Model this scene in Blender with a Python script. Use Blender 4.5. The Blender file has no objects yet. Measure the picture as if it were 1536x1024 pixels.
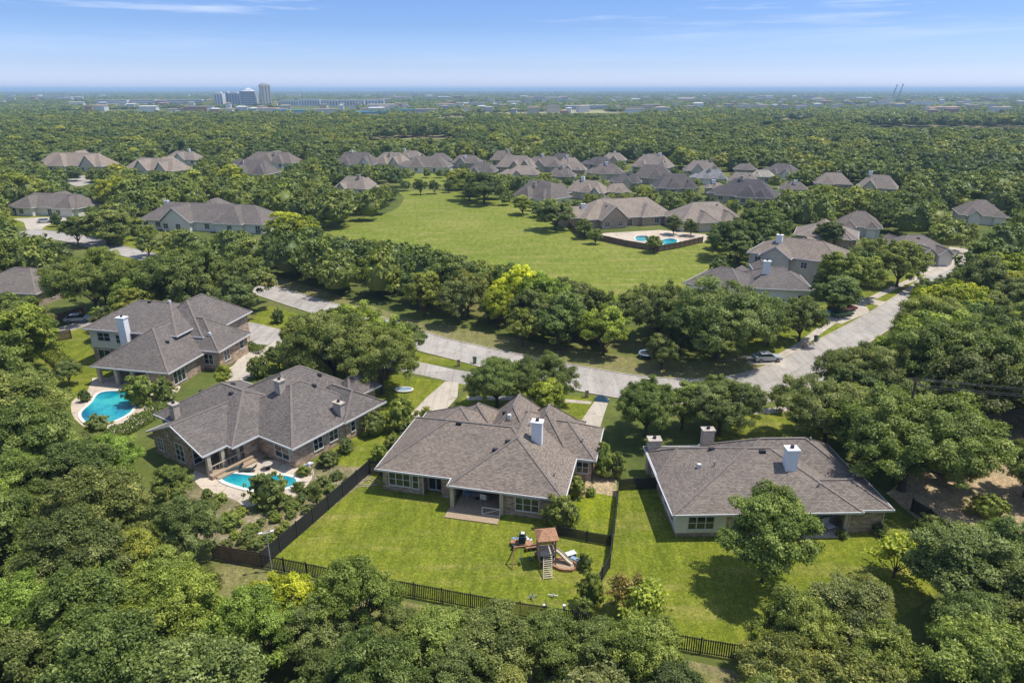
import bpy, math, random
import numpy as np
from mathutils import Vector

# ------------------------------------------------------------------ basics
SC = bpy.context.scene
COL = SC.collection
random.seed(5)
R = math.radians
CAM_H = 42.0
F = 1024.0
PITCH = math.atan(378 / 1024.0)
CP, SP = math.cos(PITCH), math.sin(PITCH)

def g(u, v, h=0.0):
    a = (u - 768) / F; b = (v - 512) / F
    y = CP - b * SP; z = -SP - b * CP
    t = (h - CAM_H) / z
    return (a * t, y * t)

def px(x, y, z):
    z -= CAM_H
    d = y * CP - z * SP
    up = y * SP + z * CP
    if d < 1: d = 1
    return (768 + F * x / d, 512 - F * up / d)

def inpoly(x, y, P):
    c = False; n = len(P); j = n - 1
    for i in range(n):
        xi, yi = P[i]; xj, yj = P[j]
        if (yi > y) != (yj > y) and x < (xj - xi) * (y - yi) / (yj - yi) + xi:
            c = not c
        j = i
    return c

# ------------------------------------------------------------------ materials
def nm(name):
    m = bpy.data.materials.new(name); m.use_nodes = True
    nt = m.node_tree; nt.nodes.clear()
    return m, nt, nt.nodes.new, nt.links.new

def ramp(nt, fac, cols):
    r = nt.nodes.new('ShaderNodeValToRGB')
    el = r.color_ramp.elements
    while len(el) < len(cols): el.new(0.5)
    for e, (p, c) in zip(el, cols):
        e.position = p; e.color = (c[0], c[1], c[2], 1)
    nt.links.new(fac, r.inputs[0])
    return r.outputs[0]

def noise(nt, vec, scale, detail=4, rough=0.6):
    n = nt.nodes.new('ShaderNodeTexNoise')
    n.inputs['Scale'].default_value = scale
    n.inputs['Detail'].default_value = detail
    n.inputs['Roughness'].default_value = rough
    if vec is not None: nt.links.new(vec, n.inputs['Vector'])
    return n.outputs['Fac']

def mixc(nt, fac, a, b, mode='MIX'):
    m = nt.nodes.new('ShaderNodeMix'); m.data_type = 'RGBA'; m.blend_type = mode
    if isinstance(fac, (int, float)): m.inputs[0].default_value = fac
    else: nt.links.new(fac, m.inputs[0])
    for s, i in ((a, 6), (b, 7)):
        if isinstance(s, tuple): m.inputs[i].default_value = (s[0], s[1], s[2], 1)
        else: nt.links.new(s, m.inputs[i])
    return m.outputs[2]

def principled(nt, col, rough=0.9, spec=0.3, bump=None, bstr=0.3, bdist=0.05):
    p = nt.nodes.new('ShaderNodeBsdfPrincipled'); o = nt.nodes.new('ShaderNodeOutputMaterial')
    if isinstance(col, tuple): p.inputs['Base Color'].default_value = (col[0], col[1], col[2], 1)
    else: nt.links.new(col, p.inputs['Base Color'])
    p.inputs['Roughness'].default_value = rough
    p.inputs['Specular IOR Level'].default_value = spec
    if bump is not None:
        b = nt.nodes.new('ShaderNodeBump'); b.inputs['Strength'].default_value = bstr
        b.inputs['Distance'].default_value = bdist
        nt.links.new(bump, b.inputs['Height']); nt.links.new(b.outputs[0], p.inputs['Normal'])
    nt.links.new(p.outputs[0], o.inputs[0])
    return p

def pos(nt):
    return nt.nodes.new('ShaderNodeNewGeometry').outputs['Position']

def plain(name, col, rough=0.7, var=0.15, scale=3.0, spec=0.3):
    m, nt, n, l = nm(name)
    f = noise(nt, pos(nt), scale)
    c = ramp(nt, f, [(0.3, tuple(x * (1 - var) for x in col)), (0.7, tuple(min(1, x * (1 + var)) for x in col))])
    principled(nt, c, rough, spec)
    return m

def grass(name, c0, c1, c2, patch=0.06, dry=(0.20, 0.165, 0.07), dryamt=0.35):
    m, nt, n, l = nm(name)
    P = pos(nt)
    a = noise(nt, P, patch, 6, 0.65)
    b = noise(nt, P, 1.3, 5, 0.7)
    c = noise(nt, P, 9.0, 3, 0.7)
    base = ramp(nt, a, [(0.33, c0), (0.5, c1), (0.68, c2)])
    d = ramp(nt, b, [(0.35, tuple(x * 0.66 for x in c1)), (0.65, tuple(x * 1.32 for x in c1))])
    base = mixc(nt, 0.55, base, d)
    e = ramp(nt, c, [(0.3, (0.50, 0.52, 0.5)), (0.72, (1.45, 1.42, 1.35))])
    base = mixc(nt, 0.75, base, e, 'MULTIPLY')
    mp = n('ShaderNodeMapping'); mp.inputs['Scale'].default_value = (0.12, 0.7, 1); mp.inputs['Rotation'].default_value = (0, 0, 0.5)
    l(P, mp.inputs[0])
    dn = noise(nt, mp.outputs[0], 0.55, 6, 0.7)
    df = ramp(nt, dn, [(0.5, (0, 0, 0)), (0.72, (dryamt, dryamt, dryamt))])
    base = mixc(nt, df, base, dry)
    mp2 = n('ShaderNodeMapping'); mp2.inputs['Scale'].default_value = (1.0, 0.28, 1); mp2.inputs['Rotation'].default_value = (0, 0, -0.4)
    l(P, mp2.inputs[0])
    sw = noise(nt, mp2.outputs[0], 0.8, 8, 0.8)
    fn = noise(nt, P, 3.6, 3, 0.8)
    base = mixc(nt, 0.85, base, ramp(nt, fn, [(0.36, (0.60, 0.66, 0.55)), (0.5, (1, 1, 1)), (0.64, (1.45, 1.36, 1.5))]), 'MULTIPLY')
    base = mixc(nt, 0.8, base, ramp(nt, sw, [(0.34, (0.62, 0.66, 0.6)), (0.5, (1, 1, 1)), (0.66, (1.5, 1.36, 1.5))]), 'MULTIPLY')
    principled(nt, base, 0.95, 0.1, c, 0.5, 0.08)
    return m

def uvnode(nt):
    u = nt.nodes.new('ShaderNodeUVMap'); return u.outputs[0]

def courses(name, cols, mortar, w, h, msize, patchcol=None, bstr=0.35, rough=0.9):
    m, nt, n, l = nm(name)
    uv = uvnode(nt)
    sep = n('ShaderNodeTexBrick')
    sep.inputs['Scale'].default_value = 1; sep.inputs['Brick Width'].default_value = w
    sep.inputs['Row Height'].default_value = h; sep.inputs['Mortar Size'].default_value = msize
    sep.inputs['Color1'].default_value = (0, 0, 0, 1); sep.inputs['Color2'].default_value = (1, 1, 1, 1)
    sep.inputs['Mortar'].default_value = (0.5, 0.5, 0.5, 1); sep.inputs['Bias'].default_value = 0
    l(uv, sep.inputs['Vector'])
    f = noise(nt, uv, 2.2, 6, 0.75)
    mm = n('ShaderNodeMath'); mm.operation = 'MULTIPLY_ADD'; mm.inputs[1].default_value = 0.55
    l(sep.outputs['Color'], mm.inputs[0])
    m2 = n('ShaderNodeMath'); m2.operation = 'MULTIPLY_ADD'; m2.inputs[1].default_value = 0.9; m2.inputs[2].default_value = -0.22
    l(f, m2.inputs[0]); l(m2.outputs[0], mm.inputs[2])
    c = ramp(nt, mm.outputs[0], cols)
    c = mixc(nt, sep.outputs['Fac'], c, mortar)
    big = noise(nt, pos(nt), 0.35, 6, 0.7)
    c = mixc(nt, 0.6, c, ramp(nt, big, [(0.3, (0.72, 0.73, 0.74)), (0.7, (1.26, 1.22, 1.16))]), 'MULTIPLY')
    oi = n('ShaderNodeObjectInfo')
    c = mixc(nt, 0.8, c, ramp(nt, oi.outputs['Random'], [(0.0, (0.86, 0.87, 0.9)), (0.5, (1, 1, 1)), (1.0, (1.16, 1.12, 1.06))]), 'MULTIPLY')
    inv = n('ShaderNodeMath'); inv.operation = 'SUBTRACT'; inv.inputs[0].default_value = 1; l(sep.outputs['Fac'], inv.inputs[1])
    principled(nt, c, rough, 0.2, inv.outputs[0], bstr, 0.03)
    return m

M = {}
def shingle(name, t, k=1.0):
    a = tuple(x * 0.60 * k for x in t); b = tuple(x * k for x in t); c = tuple(x * 1.5 * k for x in t)
    return courses(name, [(0.05, a), (0.45, b), (0.95, c)], tuple(x * 0.55 * k for x in t), 0.34, 0.17, 0.02)
M['roof_warm'] = shingle('shingle_warm', (0.212, 0.178, 0.152))
M['roof_grey'] = shingle('shingle_grey', (0.168, 0.146, 0.132))
M['roof_dark'] = shingle('shingle_dark', (0.115, 0.104, 0.105))
M['roof_tan'] = shingle('shingle_tan', (0.270, 0.226, 0.190))
M['roof_pale'] = shingle('shingle_pale', (0.42, 0.38, 0.31))
M['roof_blue'] = shingle('shingle_blue', (0.22, 0.225, 0.24))
M['cap'] = plain('ridge_cap_shingle', (0.19, 0.16, 0.14), 0.9, 0.3, 5)
M['brick'] = courses('tan_brick', [(0.0, (0.10, 0.06, 0.04)), (0.32, (0.30, 0.20, 0.14)), (0.62, (0.46, 0.34, 0.25)), (1.0, (0.72, 0.60, 0.47))], (0.44, 0.37, 0.30), 0.5, 0.2, 0.02)
M['brick_gold'] = courses('golden_brick', [(0.0, (0.24, 0.155, 0.095)), (0.5, (0.42, 0.31, 0.215)), (1.0, (0.55, 0.44, 0.33))], (0.42, 0.36, 0.29), 0.42, 0.15, 0.02)
M['siding'] = plain('white_siding', (0.70, 0.665, 0.60), 0.7, 0.06, 2)
M['trim'] = plain('white_trim', (0.62, 0.61, 0.60), 0.6, 0.06, 4)
M['cream'] = plain('cream_stucco', (0.56, 0.50, 0.41), 0.9, 0.1, 1)
M['stone'] = plain('limestone', (0.45, 0.39, 0.32), 0.9, 0.25, 3)
M['white_paint'] = plain('white_painted_brick', (0.80, 0.80, 0.79), 0.7, 0.06, 3)
M['dark'] = plain('dark_interior', (0.030, 0.025, 0.022), 0.9, 0.4, 2)
M['metal_dark'] = plain('dark_metal', (0.035, 0.036, 0.04), 0.5, 0.2, 5)
M['metal_grey'] = plain('grey_metal', (0.33, 0.33, 0.34), 0.5, 0.2, 5)
M['wood_fence'] = plain('weathered_fence_wood', (0.145, 0.105, 0.075), 0.9, 0.35, 4)
M['deck'] = plain('deck_wood', (0.36, 0.27, 0.18), 0.8, 0.2, 5)
M['wood_red'] = plain('stained_play_wood', (0.36, 0.19, 0.105), 0.8, 0.4, 5)
M['wood_pale'] = plain('pale_wood', (0.50, 0.43, 0.33), 0.8, 0.2, 6)
M['canvas_dark'] = plain('dark_fabric', (0.03, 0.05, 0.05), 0.8, 0.3, 6)
M['blue_plastic'] = plain('blue_plastic', (0.22, 0.33, 0.45), 0.5, 0.1, 6)
M['tarp'] = plain('dark_blue_tarp', (0.03, 0.07, 0.12), 0.6, 0.3, 4)
M['bark'] = plain('bark', (0.085, 0.065, 0.05), 0.95, 0.4, 6)

def glass():
    m, nt, n, l = nm('window_glass')
    f = noise(nt, pos(nt), 1.2, 3)
    c = ramp(nt, f, [(0.35, (0.010, 0.013, 0.013)), (0.7, (0.035, 0.06, 0.055))])
    p = principled(nt, c, 0.06, 0.6)
    return m
M['glass'] = glass()

def concrete(name, c, crack=0.5, joint=3.7):
    m, nt, n, l = nm(name)
    P = pos(nt)
    a = noise(nt, P, 0.12, 5, 0.6); b = noise(nt, P, 3.0, 6, 0.75)
    base = ramp(nt, a, [(0.3, tuple(x * 0.86 for x in c)), (0.7, tuple(x * 1.1 for x in c))])
    base = mixc(nt, 0.45, base, ramp(nt, b, [(0.3, (0.72, 0.72, 0.72)), (0.7, (1.15, 1.14, 1.12))]), 'MULTIPLY')
    mp = n('ShaderNodeMapping'); mp.inputs['Scale'].default_value = (0.5, 0.045, 1); mp.inputs['Rotation'].default_value = (0, 0, 1.2)
    l(P, mp.inputs[0])
    s = noise(nt, mp.outputs[0], 1.6, 5, 0.7)
    base = mixc(nt, crack, base, ramp(nt, s, [(0.36, (0.74, 0.73, 0.72)), (0.56, (1.05, 1.05, 1.05))]), 'MULTIPLY')
    bt = n('ShaderNodeTexBrick'); bt.inputs['Scale'].default_value = 1; bt.inputs['Brick Width'].default_value = 4.6; bt.inputs['Row Height'].default_value = joint
    bt.offset = 0; bt.inputs['Mortar Size'].default_value = 0.05; bt.inputs['Mortar Smooth'].default_value = 0.5
    bt.inputs['Color1'].default_value = (0.93, 0.93, 0.93, 1); bt.inputs['Color2'].default_value = (1.06, 1.05, 1.04, 1); bt.inputs['Mortar'].default_value = (0.55, 0.53, 0.5, 1)
    l(uvnode(nt), bt.inputs['Vector'])
    base = mixc(nt, 0.75, base, bt.outputs['Color'], 'MULTIPLY')
    vo = n('ShaderNodeTexVoronoi'); vo.feature = 'DISTANCE_TO_EDGE'; vo.inputs['Scale'].default_value = 0.16
    wv = n('ShaderNodeMix'); wv.data_type = 'VECTOR'; wv.inputs[0].default_value = 0.35
    nz = n('ShaderNodeTexNoise'); nz.inputs['Scale'].default_value = 0.8; l(P, nz.inputs['Vector']); sc_ = n('ShaderNodeVectorMath'); sc_.operation = 'MULTIPLY_ADD'; sc_.inputs[1].default_value = (3, 3, 3); l(nz.outputs['Color'], sc_.inputs[0]); l(P, sc_.inputs[2])
    l(sc_.outputs[0], vo.inputs['Vector'])
    base = mixc(nt, 0.7, base, ramp(nt, vo.outputs['Distance'], [(0.0, (0.55, 0.54, 0.52)), (0.018, (1, 1, 1))]), 'MULTIPLY')
    st_ = noise(nt, P, 0.45, 5, 0.7)
    base = mixc(nt, 0.8, base, ramp(nt, st_, [(0.30, (0.72, 0.71, 0.70)), (0.42, (1, 1, 1))]), 'MULTIPLY')
    principled(nt, base, 0.9, 0.2, b, 0.15, 0.02)
    return m
M['road'] = concrete('worn_road_concrete', (0.41, 0.375, 0.335), 0.7)
M['drive'] = concrete('driveway_concrete', (0.50, 0.44, 0.36), 0.5)
M['patio'] = concrete('patio_stone', (0.56, 0.47, 0.37), 0.2)
M['coping'] = plain('pool_coping', (0.68, 0.64, 0.57), 0.8, 0.08, 2)

def water():
    m, nt, n, l = nm('pool_water')
    P = pos(nt)
    a = noise(nt, P, 0.22, 3, 0.5)
    c = ramp(nt, a, [(0.36, (0.004, 0.12, 0.22)), (0.50, (0.012, 0.26, 0.33)), (0.66, (0.05, 0.42, 0.42))])
    b = noise(nt, P, 3.0, 3)
    ca_ = noise(nt, P, 2.2, 2, 0.5)
    c = mixc(nt, 0.7, c, ramp(nt, ca_, [(0.44, (0.85, 0.85, 0.85)), (0.5, (1.35, 1.3, 1.25)), (0.56, (0.9, 0.9, 0.9))]), 'MULTIPLY')
    principled(nt, c, 0.05, 0.5, b, 0.4, 0.05)
    return m
M['water'] = water()
M['lawn'] = grass('mown_lawn', (0.098, 0.134, 0.013), (0.152, 0.182, 0.018), (0.232, 0.23, 0.036), 0.11, dry=(0.30, 0.25, 0.085), dryamt=0.6)
M['lawn_rich'] = grass('thick_side_lawn', (0.12, 0.17, 0.012), (0.17, 0.21, 0.012), (0.24, 0.25, 0.02), 0.3, dryamt=0.3)
M['meadow'] = grass('meadow_grass', (0.122, 0.168, 0.022), (0.168, 0.205, 0.030), (0.25, 0.25, 0.06), 0.03, dry=(0.36, 0.29, 0.12), dryamt=0.65)
M['verge'] = grass('verge_grass', (0.12, 0.14, 0.045), (0.19, 0.185, 0.065), (0.25, 0.21, 0.10), 0.2, dry=(0.26, 0.20, 0.13), dryamt=0.7)
M['garden'] = grass('garden_bed', (0.09, 0.11, 0.035), (0.18, 0.16, 0.08), (0.30, 0.25, 0.17), 0.25, dry=(0.40, 0.32, 0.23), dryamt=0.9)
M['dirt'] = grass('bare_dirt', (0.27, 0.24, 0.12), (0.40, 0.31, 0.19), (0.47, 0.36, 0.23), 0.12, dry=(0.42, 0.28, 0.17), dryamt=0.6)
M['field'] = grass('dry_field', (0.24, 0.25, 0.11), (0.33, 0.30, 0.16), (0.42, 0.35, 0.21), 0.006)

def ground_mat():
    m, nt, n, l = nm('woodland_ground')
    P = pos(nt)
    a = noise(nt, P, 0.05, 6, 0.65); b = noise(nt, P, 0.9, 6, 0.7)
    base = ramp(nt, a, [(0.35, (0.075, 0.10, 0.025)), (0.52, (0.125, 0.15, 0.035)), (0.68, (0.19, 0.175, 0.07))])
    base = mixc(nt, 0.6, base, ramp(nt, b, [(0.3, (0.6, 0.6, 0.6)), (0.7, (1.3, 1.25, 1.2))]), 'MULTIPLY')
    far = noise(nt, P, 0.004, 7, 0.7)
    base = mixc(nt, 0.4, base, ramp(nt, far, [(0.3, (0.6, 0.65, 0.7)), (0.7, (1.35, 1.3, 1.2))]), 'MULTIPLY')
    principled(nt, base, 0.95, 0.1)
    return m
M['ground'] = ground_mat()

def leaf_mat(name, dark, mid, light, trans=0.22, locvar=False):
    m, nt, n, l = nm(name)
    at = n('ShaderNodeAttribute'); at.attribute_name = 'tint'; at.attribute_type = 'GEOMETRY'
    oi = n('ShaderNodeObjectInfo')
    c = ramp(nt, at.outputs['Fac'], [(0.0, dark), (0.5, mid), (1.0, light)])
    v = ramp(nt, oi.outputs['Random'], [(0.0, (0.74, 0.82, 0.85)), (0.3, (0.98, 1.0, 0.9)), (0.55, (0.85, 0.95, 0.95)), (0.8, (1.12, 1.12, 0.85)), (1.0, (1.0, 1.1, 0.95))])
    c = mixc(nt, 1.0, c, v, 'MULTIPLY')
    c = mixc(nt, 1.0, c, oi.outputs['Color'], 'MULTIPLY')
    if locvar:
        wn = n('ShaderNodeTexWhiteNoise'); wn.noise_dimensions = '3D'; l(oi.outputs['Location'], wn.inputs['Vector'])
        c = mixc(nt, 0.9, c, ramp(nt, wn.outputs['Value'], [(0.0, (0.62, 0.74, 0.72)), (0.3, (0.85, 0.92, 0.85)), (0.6, (1.02, 1.05, 0.92)), (0.88, (1.2, 1.16, 0.88)), (1.0, (1.6, 1.4, 0.8))]), 'MULTIPLY')
        ln = noise(nt, oi.outputs['Location'], 0.011, 4, 0.75)
        c = mixc(nt, 1.0, c, ramp(nt, ln, [(0.32, (0.62, 0.72, 0.66)), (0.45, (0.9, 0.95, 0.85)), (0.55, (1.15, 1.12, 0.9)), (0.68, (1.6, 1.42, 0.85))]), 'MULTIPLY')
    pr = n('ShaderNodeBsdfPrincipled'); pr.inputs['Roughness'].default_value = 0.5
    pr.inputs['Specular IOR Level'].default_value = 0.32
    l(c, pr.inputs['Base Color'])
    tr = n('ShaderNodeBsdfTranslucent')
    l(mixc(nt, 1.0, c, (1.25, 1.35, 0.6), 'MULTIPLY'), tr.inputs[0])
    mx = n('ShaderNodeMixShader'); mx.inputs[0].default_value = trans
    l(pr.outputs[0], mx.inputs[1]); l(tr.outputs[0], mx.inputs[2])
    o = n('ShaderNodeOutputMaterial'); l(mx.outputs[0], o.inputs[0])
    return m
M['leaf'] = leaf_mat('oak_leaves', (0.096, 0.124, 0.028), (0.218, 0.250, 0.056), (0.50, 0.495, 0.17), 0.36)
M['leaf_far'] = leaf_mat('distant_leaves', (0.098, 0.120, 0.036), (0.215, 0.240, 0.066), (0.36, 0.365, 0.12), 0.22, True)

# ------------------------------------------------------------------ mesh helpers
class MB:
    def __init__(s): s.v = []; s.f = []; s.uv = []
    def add(s, vs, fs, uvs=None):
        b = len(s.v); s.v += [tuple(map(float, p)) for p in vs]
        for k, f in enumerate(fs):
            s.f.append(tuple(b + i for i in f))
            if uvs is not None: s.uv += uvs[k]
            else: s.uv += s.auto([vs[i] for i in f])
        return s
    @staticmethod
    def auto(P):
        P = [Vector(p) for p in P]
        n = Vector((0, 0, 0))
        for i in range(1, len(P) - 1): n += (P[i] - P[0]).cross(P[i + 1] - P[0])
        if n.length < 1e-9: return [(0, 0)] * len(P)
        n.normalize()
        t = Vector((0, 0, 1)).cross(n)
        if t.length < 1e-3: t = Vector((1, 0, 0))
        t.normalize(); b = n.cross(t)
        return [(p.dot(t), p.dot(b)) for p in P]
    def box(s, x0, y0, z0, x1, y1, z1):
        vs = [(x0, y0, z0), (x1, y0, z0), (x1, y1, z0), (x0, y1, z0), (x0, y0, z1), (x1, y0, z1), (x1, y1, z1), (x0, y1, z1)]
        return s.add(vs, [(0, 3, 2, 1), (4, 5, 6, 7), (0, 1, 5, 4), (1, 2, 6, 5), (2, 3, 7, 6), (3, 0, 4, 7)])
    def bar(s, a, b, w, h=None, up=(0, 0, 1)):
        a = Vector(a); b = Vector(b); d = (b - a).normalized(); h = h or w
        u = Vector(up)
        x = d.cross(u)
        if x.length < 1e-4: x = d.cross(Vector((1, 0, 0)))
        x.normalize(); z = x.cross(d)
        x = x * w / 2; z = z * h / 2
        vs = [a - x - z, a + x - z, a + x + z, a - x + z, b - x - z, b + x - z, b + x + z, b - x + z]
        return s.add(vs, [(0, 1, 2, 3), (7, 6, 5, 4), (0, 4, 5, 1), (1, 5, 6, 2), (2, 6, 7, 3), (3, 7, 4, 0)])
    def tube(s, pts, rad, n=6, caps=True):
        pts = [Vector(p) for p in pts]; vs = []; fs = []
        for i, p in enumerate(pts):
            d = (pts[min(i + 1, len(pts) - 1)] - pts[max(i - 1, 0)]).normalized()
            a = d.cross(Vector((0.3, 0.9, 0.1)));
            if a.length < 1e-3: a = d.cross(Vector((1, 0, 0)))
            a.normalize(); b = d.cross(a)
            r = rad[i] if isinstance(rad, (list, tuple)) else rad
            for k in range(n):
                t = 2 * math.pi * k / n
                vs.append(p + a * (math.cos(t) * r) + b * (math.sin(t) * r))
        for i in range(len(pts) - 1):
            for k in range(n):
                k2 = (k + 1) % n
                fs.append((i * n + k, i * n + k2, (i + 1) * n + k2, (i + 1) * n + k))
        if caps:
            fs.append(tuple(range(n))[::-1]); fs.append(tuple((len(pts) - 1) * n + k for k in range(n)))
        return s.add(vs, fs)
    def prism(s, poly, z0, z1):
        n = len(poly)
        vs = [(p[0], p[1], z0) for p in poly] + [(p[0], p[1], z1) for p in poly]
        return s.add(vs, [tuple(range(n))[::-1], tuple(range(n, 2 * n))] + [(i, (i + 1) % n, n + (i + 1) % n, n + i) for i in range(n)])
    def mesh(s, name, mat):
        me = bpy.data.meshes.new(name); me.from_pydata(s.v, [], s.f)
        if s.uv:
            u = me.uv_layers.new(name='UVMap'); u.data.foreach_set('uv', [c for p in s.uv for c in p])
        me.materials.append(M[mat] if isinstance(mat, str) else mat); me.update()
        return me
    def obj(s, name, mat, parent=None):
        o = bpy.data.objects.new(name, s.mesh(name, mat)); COL.objects.link(o)
        if parent is not None: o.parent = parent
        return o

def tag(o, label=None, cat=None, group=None, kind=None):
    if label: o['label'] = label
    if cat: o['category'] = cat
    if group: o['group'] = group
    if kind: o['kind'] = kind
    return o

def empty(name, loc, rz, label, cat, group=None):
    o = bpy.data.objects.new(name, None); COL.objects.link(o)
    o.location = loc if len(loc) == 3 else (loc[0], loc[1], 0); o.rotation_euler = (0, 0, rz)
    return tag(o, label, cat, group)

ZC = [0]
def sheet(name, poly, z, mat, smooth=0, kind='structure', pxin=True):
    ZC[0] += 1; z += (ZC[0] % 7) * 0.0005
    P = [g(*p) for p in poly] if pxin else poly
    if smooth: P = catmull(P, smooth)
    # orient upward
    a = sum(P[i][0] * P[(i + 1) % len(P)][1] - P[(i + 1) % len(P)][0] * P[i][1] for i in range(len(P)))
    if a < 0: P = P[::-1]
    mb = MB(); mb.add([(p[0], p[1], z) for p in P], [tuple(range(len(P)))])
    o = mb.obj(name, mat); o['kind'] = kind
    return o

def catmull(P, k):
    out = []; n = len(P)
    for i in range(n):
        p0, p1, p2, p3 = P[i - 1], P[i], P[(i + 1) % n], P[(i + 2) % n]
        for j in range(k):
            t = j / k
            out.append(tuple(0.5 * (2 * p1[c] + (p2[c] - p0[c]) * t + (2 * p0[c] - 5 * p1[c] + 4 * p2[c] - p3[c]) * t * t + (3 * p1[c] - p0[c] - 3 * p2[c] + p3[c]) * t ** 3) for c in (0, 1)))
    return out

ROADQ = []
def onroad(x, y, Rr):
    for (a, b, w_) in ROADQ:
        if abs(a - x) < 16 and abs(b - y) < 16 and math.hypot(a - x, b - y) < w_ / 2 + 1.6 + Rr * 0.55: return True
    return False
def ribbon(name, pts, w, z, mat, kerb=False):
    ZC[0] += 1; z += (ZC[0] % 7) * 0.0005
    """pts: pixel centreline; w list of widths (m)"""
    C = [g(*p) for p in pts]
    Q = []; W = []
    for i in range(len(C) - 1):
        p0 = C[max(i - 1, 0)]; p1 = C[i]; p2 = C[i + 1]; p3 = C[min(i + 2, len(C) - 1)]
        for j in range(6):
            t = j / 6
            Q.append(tuple(0.5 * (2 * p1[c] + (p2[c] - p0[c]) * t + (2 * p0[c] - 5 * p1[c] + 4 * p2[c] - p3[c]) * t * t + (3 * p1[c] - p0[c] - 3 * p2[c] + p3[c]) * t ** 3) for c in (0, 1)))
            W.append(w[i] * (1 - t) + w[i + 1] * t)
    Q.append(C[-1]); W.append(w[-1])
    if mat == 'road': ROADQ.extend((q[0], q[1], w_) for q, w_ in zip(Q, W))
    Lp = []; Rp = []
    for i in range(len(Q)):
        a = Q[max(i - 1, 0)]; b = Q[min(i + 1, len(Q) - 1)]
        d = math.hypot(b[0] - a[0], b[1] - a[1]); nx, ny = -(b[1] - a[1]) / d, (b[0] - a[0]) / d
        Lp.append((Q[i][0] + nx * W[i] / 2, Q[i][1] + ny * W[i] / 2)); Rp.append((Q[i][0] - nx * W[i] / 2, Q[i][1] - ny * W[i] / 2))
    mb = MB(); s0_ = 0
    for i in range(len(Q) - 1):
        s1_ = s0_ + math.hypot(Q[i + 1][0] - Q[i][0], Q[i + 1][1] - Q[i][1])
        mb.add([(*Rp[i], z), (*Rp[i + 1], z), (*Lp[i + 1], z), (*Lp[i], z)], [(0, 1, 2, 3)], [[(s0_, -W[i] / 2), (s1_, -W[i + 1] / 2), (s1_, W[i + 1] / 2), (s0_, W[i] / 2)]]); s0_ = s1_
    o = mb.obj(name, mat); o['kind'] = 'structure'
    if kerb:
        kb = MB()
        for S in (Lp, Rp):
            for i in range(len(S) - 1):
                kb.bar((*S[i], 0.05), (*S[i + 1], 0.05), 0.22, 0.16)
        k = kb.obj('kerb', 'drive'); k['kind'] = 'structure'
    return Lp + Rp[::-1]

# ------------------------------------------------------------------ world, sun, camera
SUN = Vector((0.40, 0.06, 0.91)).normalized()
w = bpy.data.worlds.new('World'); SC.world = w; w.use_nodes = True
nt = w.node_tree; nt.nodes.clear()
sky = nt.nodes.new('ShaderNodeTexSky'); sky.sky_type = 'NISHITA'; sky.sun_disc = False
sky.sun_elevation = math.asin(SUN.z); sky.sun_rotation = math.atan2(SUN.x, SUN.y)
sky.altitude = 200; sky.air_density = 1.0; sky.dust_density = 0.6; sky.ozone_density = 4.0
tc = nt.nodes.new('ShaderNodeTexCoord')
sep = nt.nodes.new('ShaderNodeSeparateXYZ'); nt.links.new(tc.outputs['Generated'], sep.inputs[0])
# thin cirrus streaks high up
mp = nt.nodes.new('ShaderNodeMapping'); mp.inputs['Scale'].default_value = (1.5, 1.5, 26.0); mp.inputs['Rotation'].default_value = (0.05, 0.04, 0)
nt.links.new(tc.outputs['Generated'], mp.inputs[0])
cn = noise(nt, mp.outputs[0], 1.7, 8, 0.62)
hz = ramp(nt, sep.outputs['Z'], [(0.0, (0.0,) * 3), (0.05, (0.12,) * 3), (0.085, (0.45,) * 3), (0.107, (1,) * 3)])
cm = ramp(nt, cn, [(0.50, (0,) * 3), (0.66, (0.8,) * 3)])
cf = mixc(nt, 1.0, cm, hz, 'MULTIPLY')
tintn = ramp(nt, sep.outputs['Z'], [(0.0, (0.88, 0.97, 1.49)), (0.03, (0.61, 0.70, 1.07)), (0.08, (0.45, 0.55, 0.84)), (0.26, (0.40, 0.51, 0.72)), (0.40, (0.38, 0.50, 0.70)), (0.6, (1, 1, 1))])  # low sky band dimmed, unseen sky overhead kept brighter to lift the shadows
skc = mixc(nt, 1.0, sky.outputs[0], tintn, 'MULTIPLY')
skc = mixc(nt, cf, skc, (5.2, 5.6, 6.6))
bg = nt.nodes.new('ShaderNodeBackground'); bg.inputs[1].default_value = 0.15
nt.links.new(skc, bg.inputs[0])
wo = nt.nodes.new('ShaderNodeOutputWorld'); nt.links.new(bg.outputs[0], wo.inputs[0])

sl = bpy.data.lights.new('sun', 'SUN'); sl.energy = 4.0; sl.angle = R(0.53); sl.color = (1.0, 0.95, 0.86)
so = bpy.data.objects.new('sun', sl); COL.objects.link(so); so.rotation_euler = SUN.to_track_quat('Z', 'Y').to_euler()
so.location = (40, 20, 150)
cam = bpy.data.cameras.new('camera'); cam.lens = 24; cam.sensor_width = 36; cam.clip_start = 0.5; cam.clip_end = 120000
co = bpy.data.objects.new('camera', cam); COL.objects.link(co); co.location = (0, 0, CAM_H); co.rotation_euler = (math.pi / 2 - PITCH, 0, 0)
SC.camera = co
SC.view_settings.view_transform = 'Standard'; SC.view_settings.look = 'None'; SC.view_settings.gamma = 1; SC.view_settings.exposure = 0.30
SC.cycles.max_bounces = 5; SC.cycles.diffuse_bounces = 3; SC.cycles.glossy_bounces = 2; SC.cycles.transmission_bounces = 3
SC.cycles.volume_bounces = 1
try:
    SC.cycles.use_denoising = True; SC.cycles.denoiser = 'OPENIMAGEDENOISE'
except Exception: pass

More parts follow.
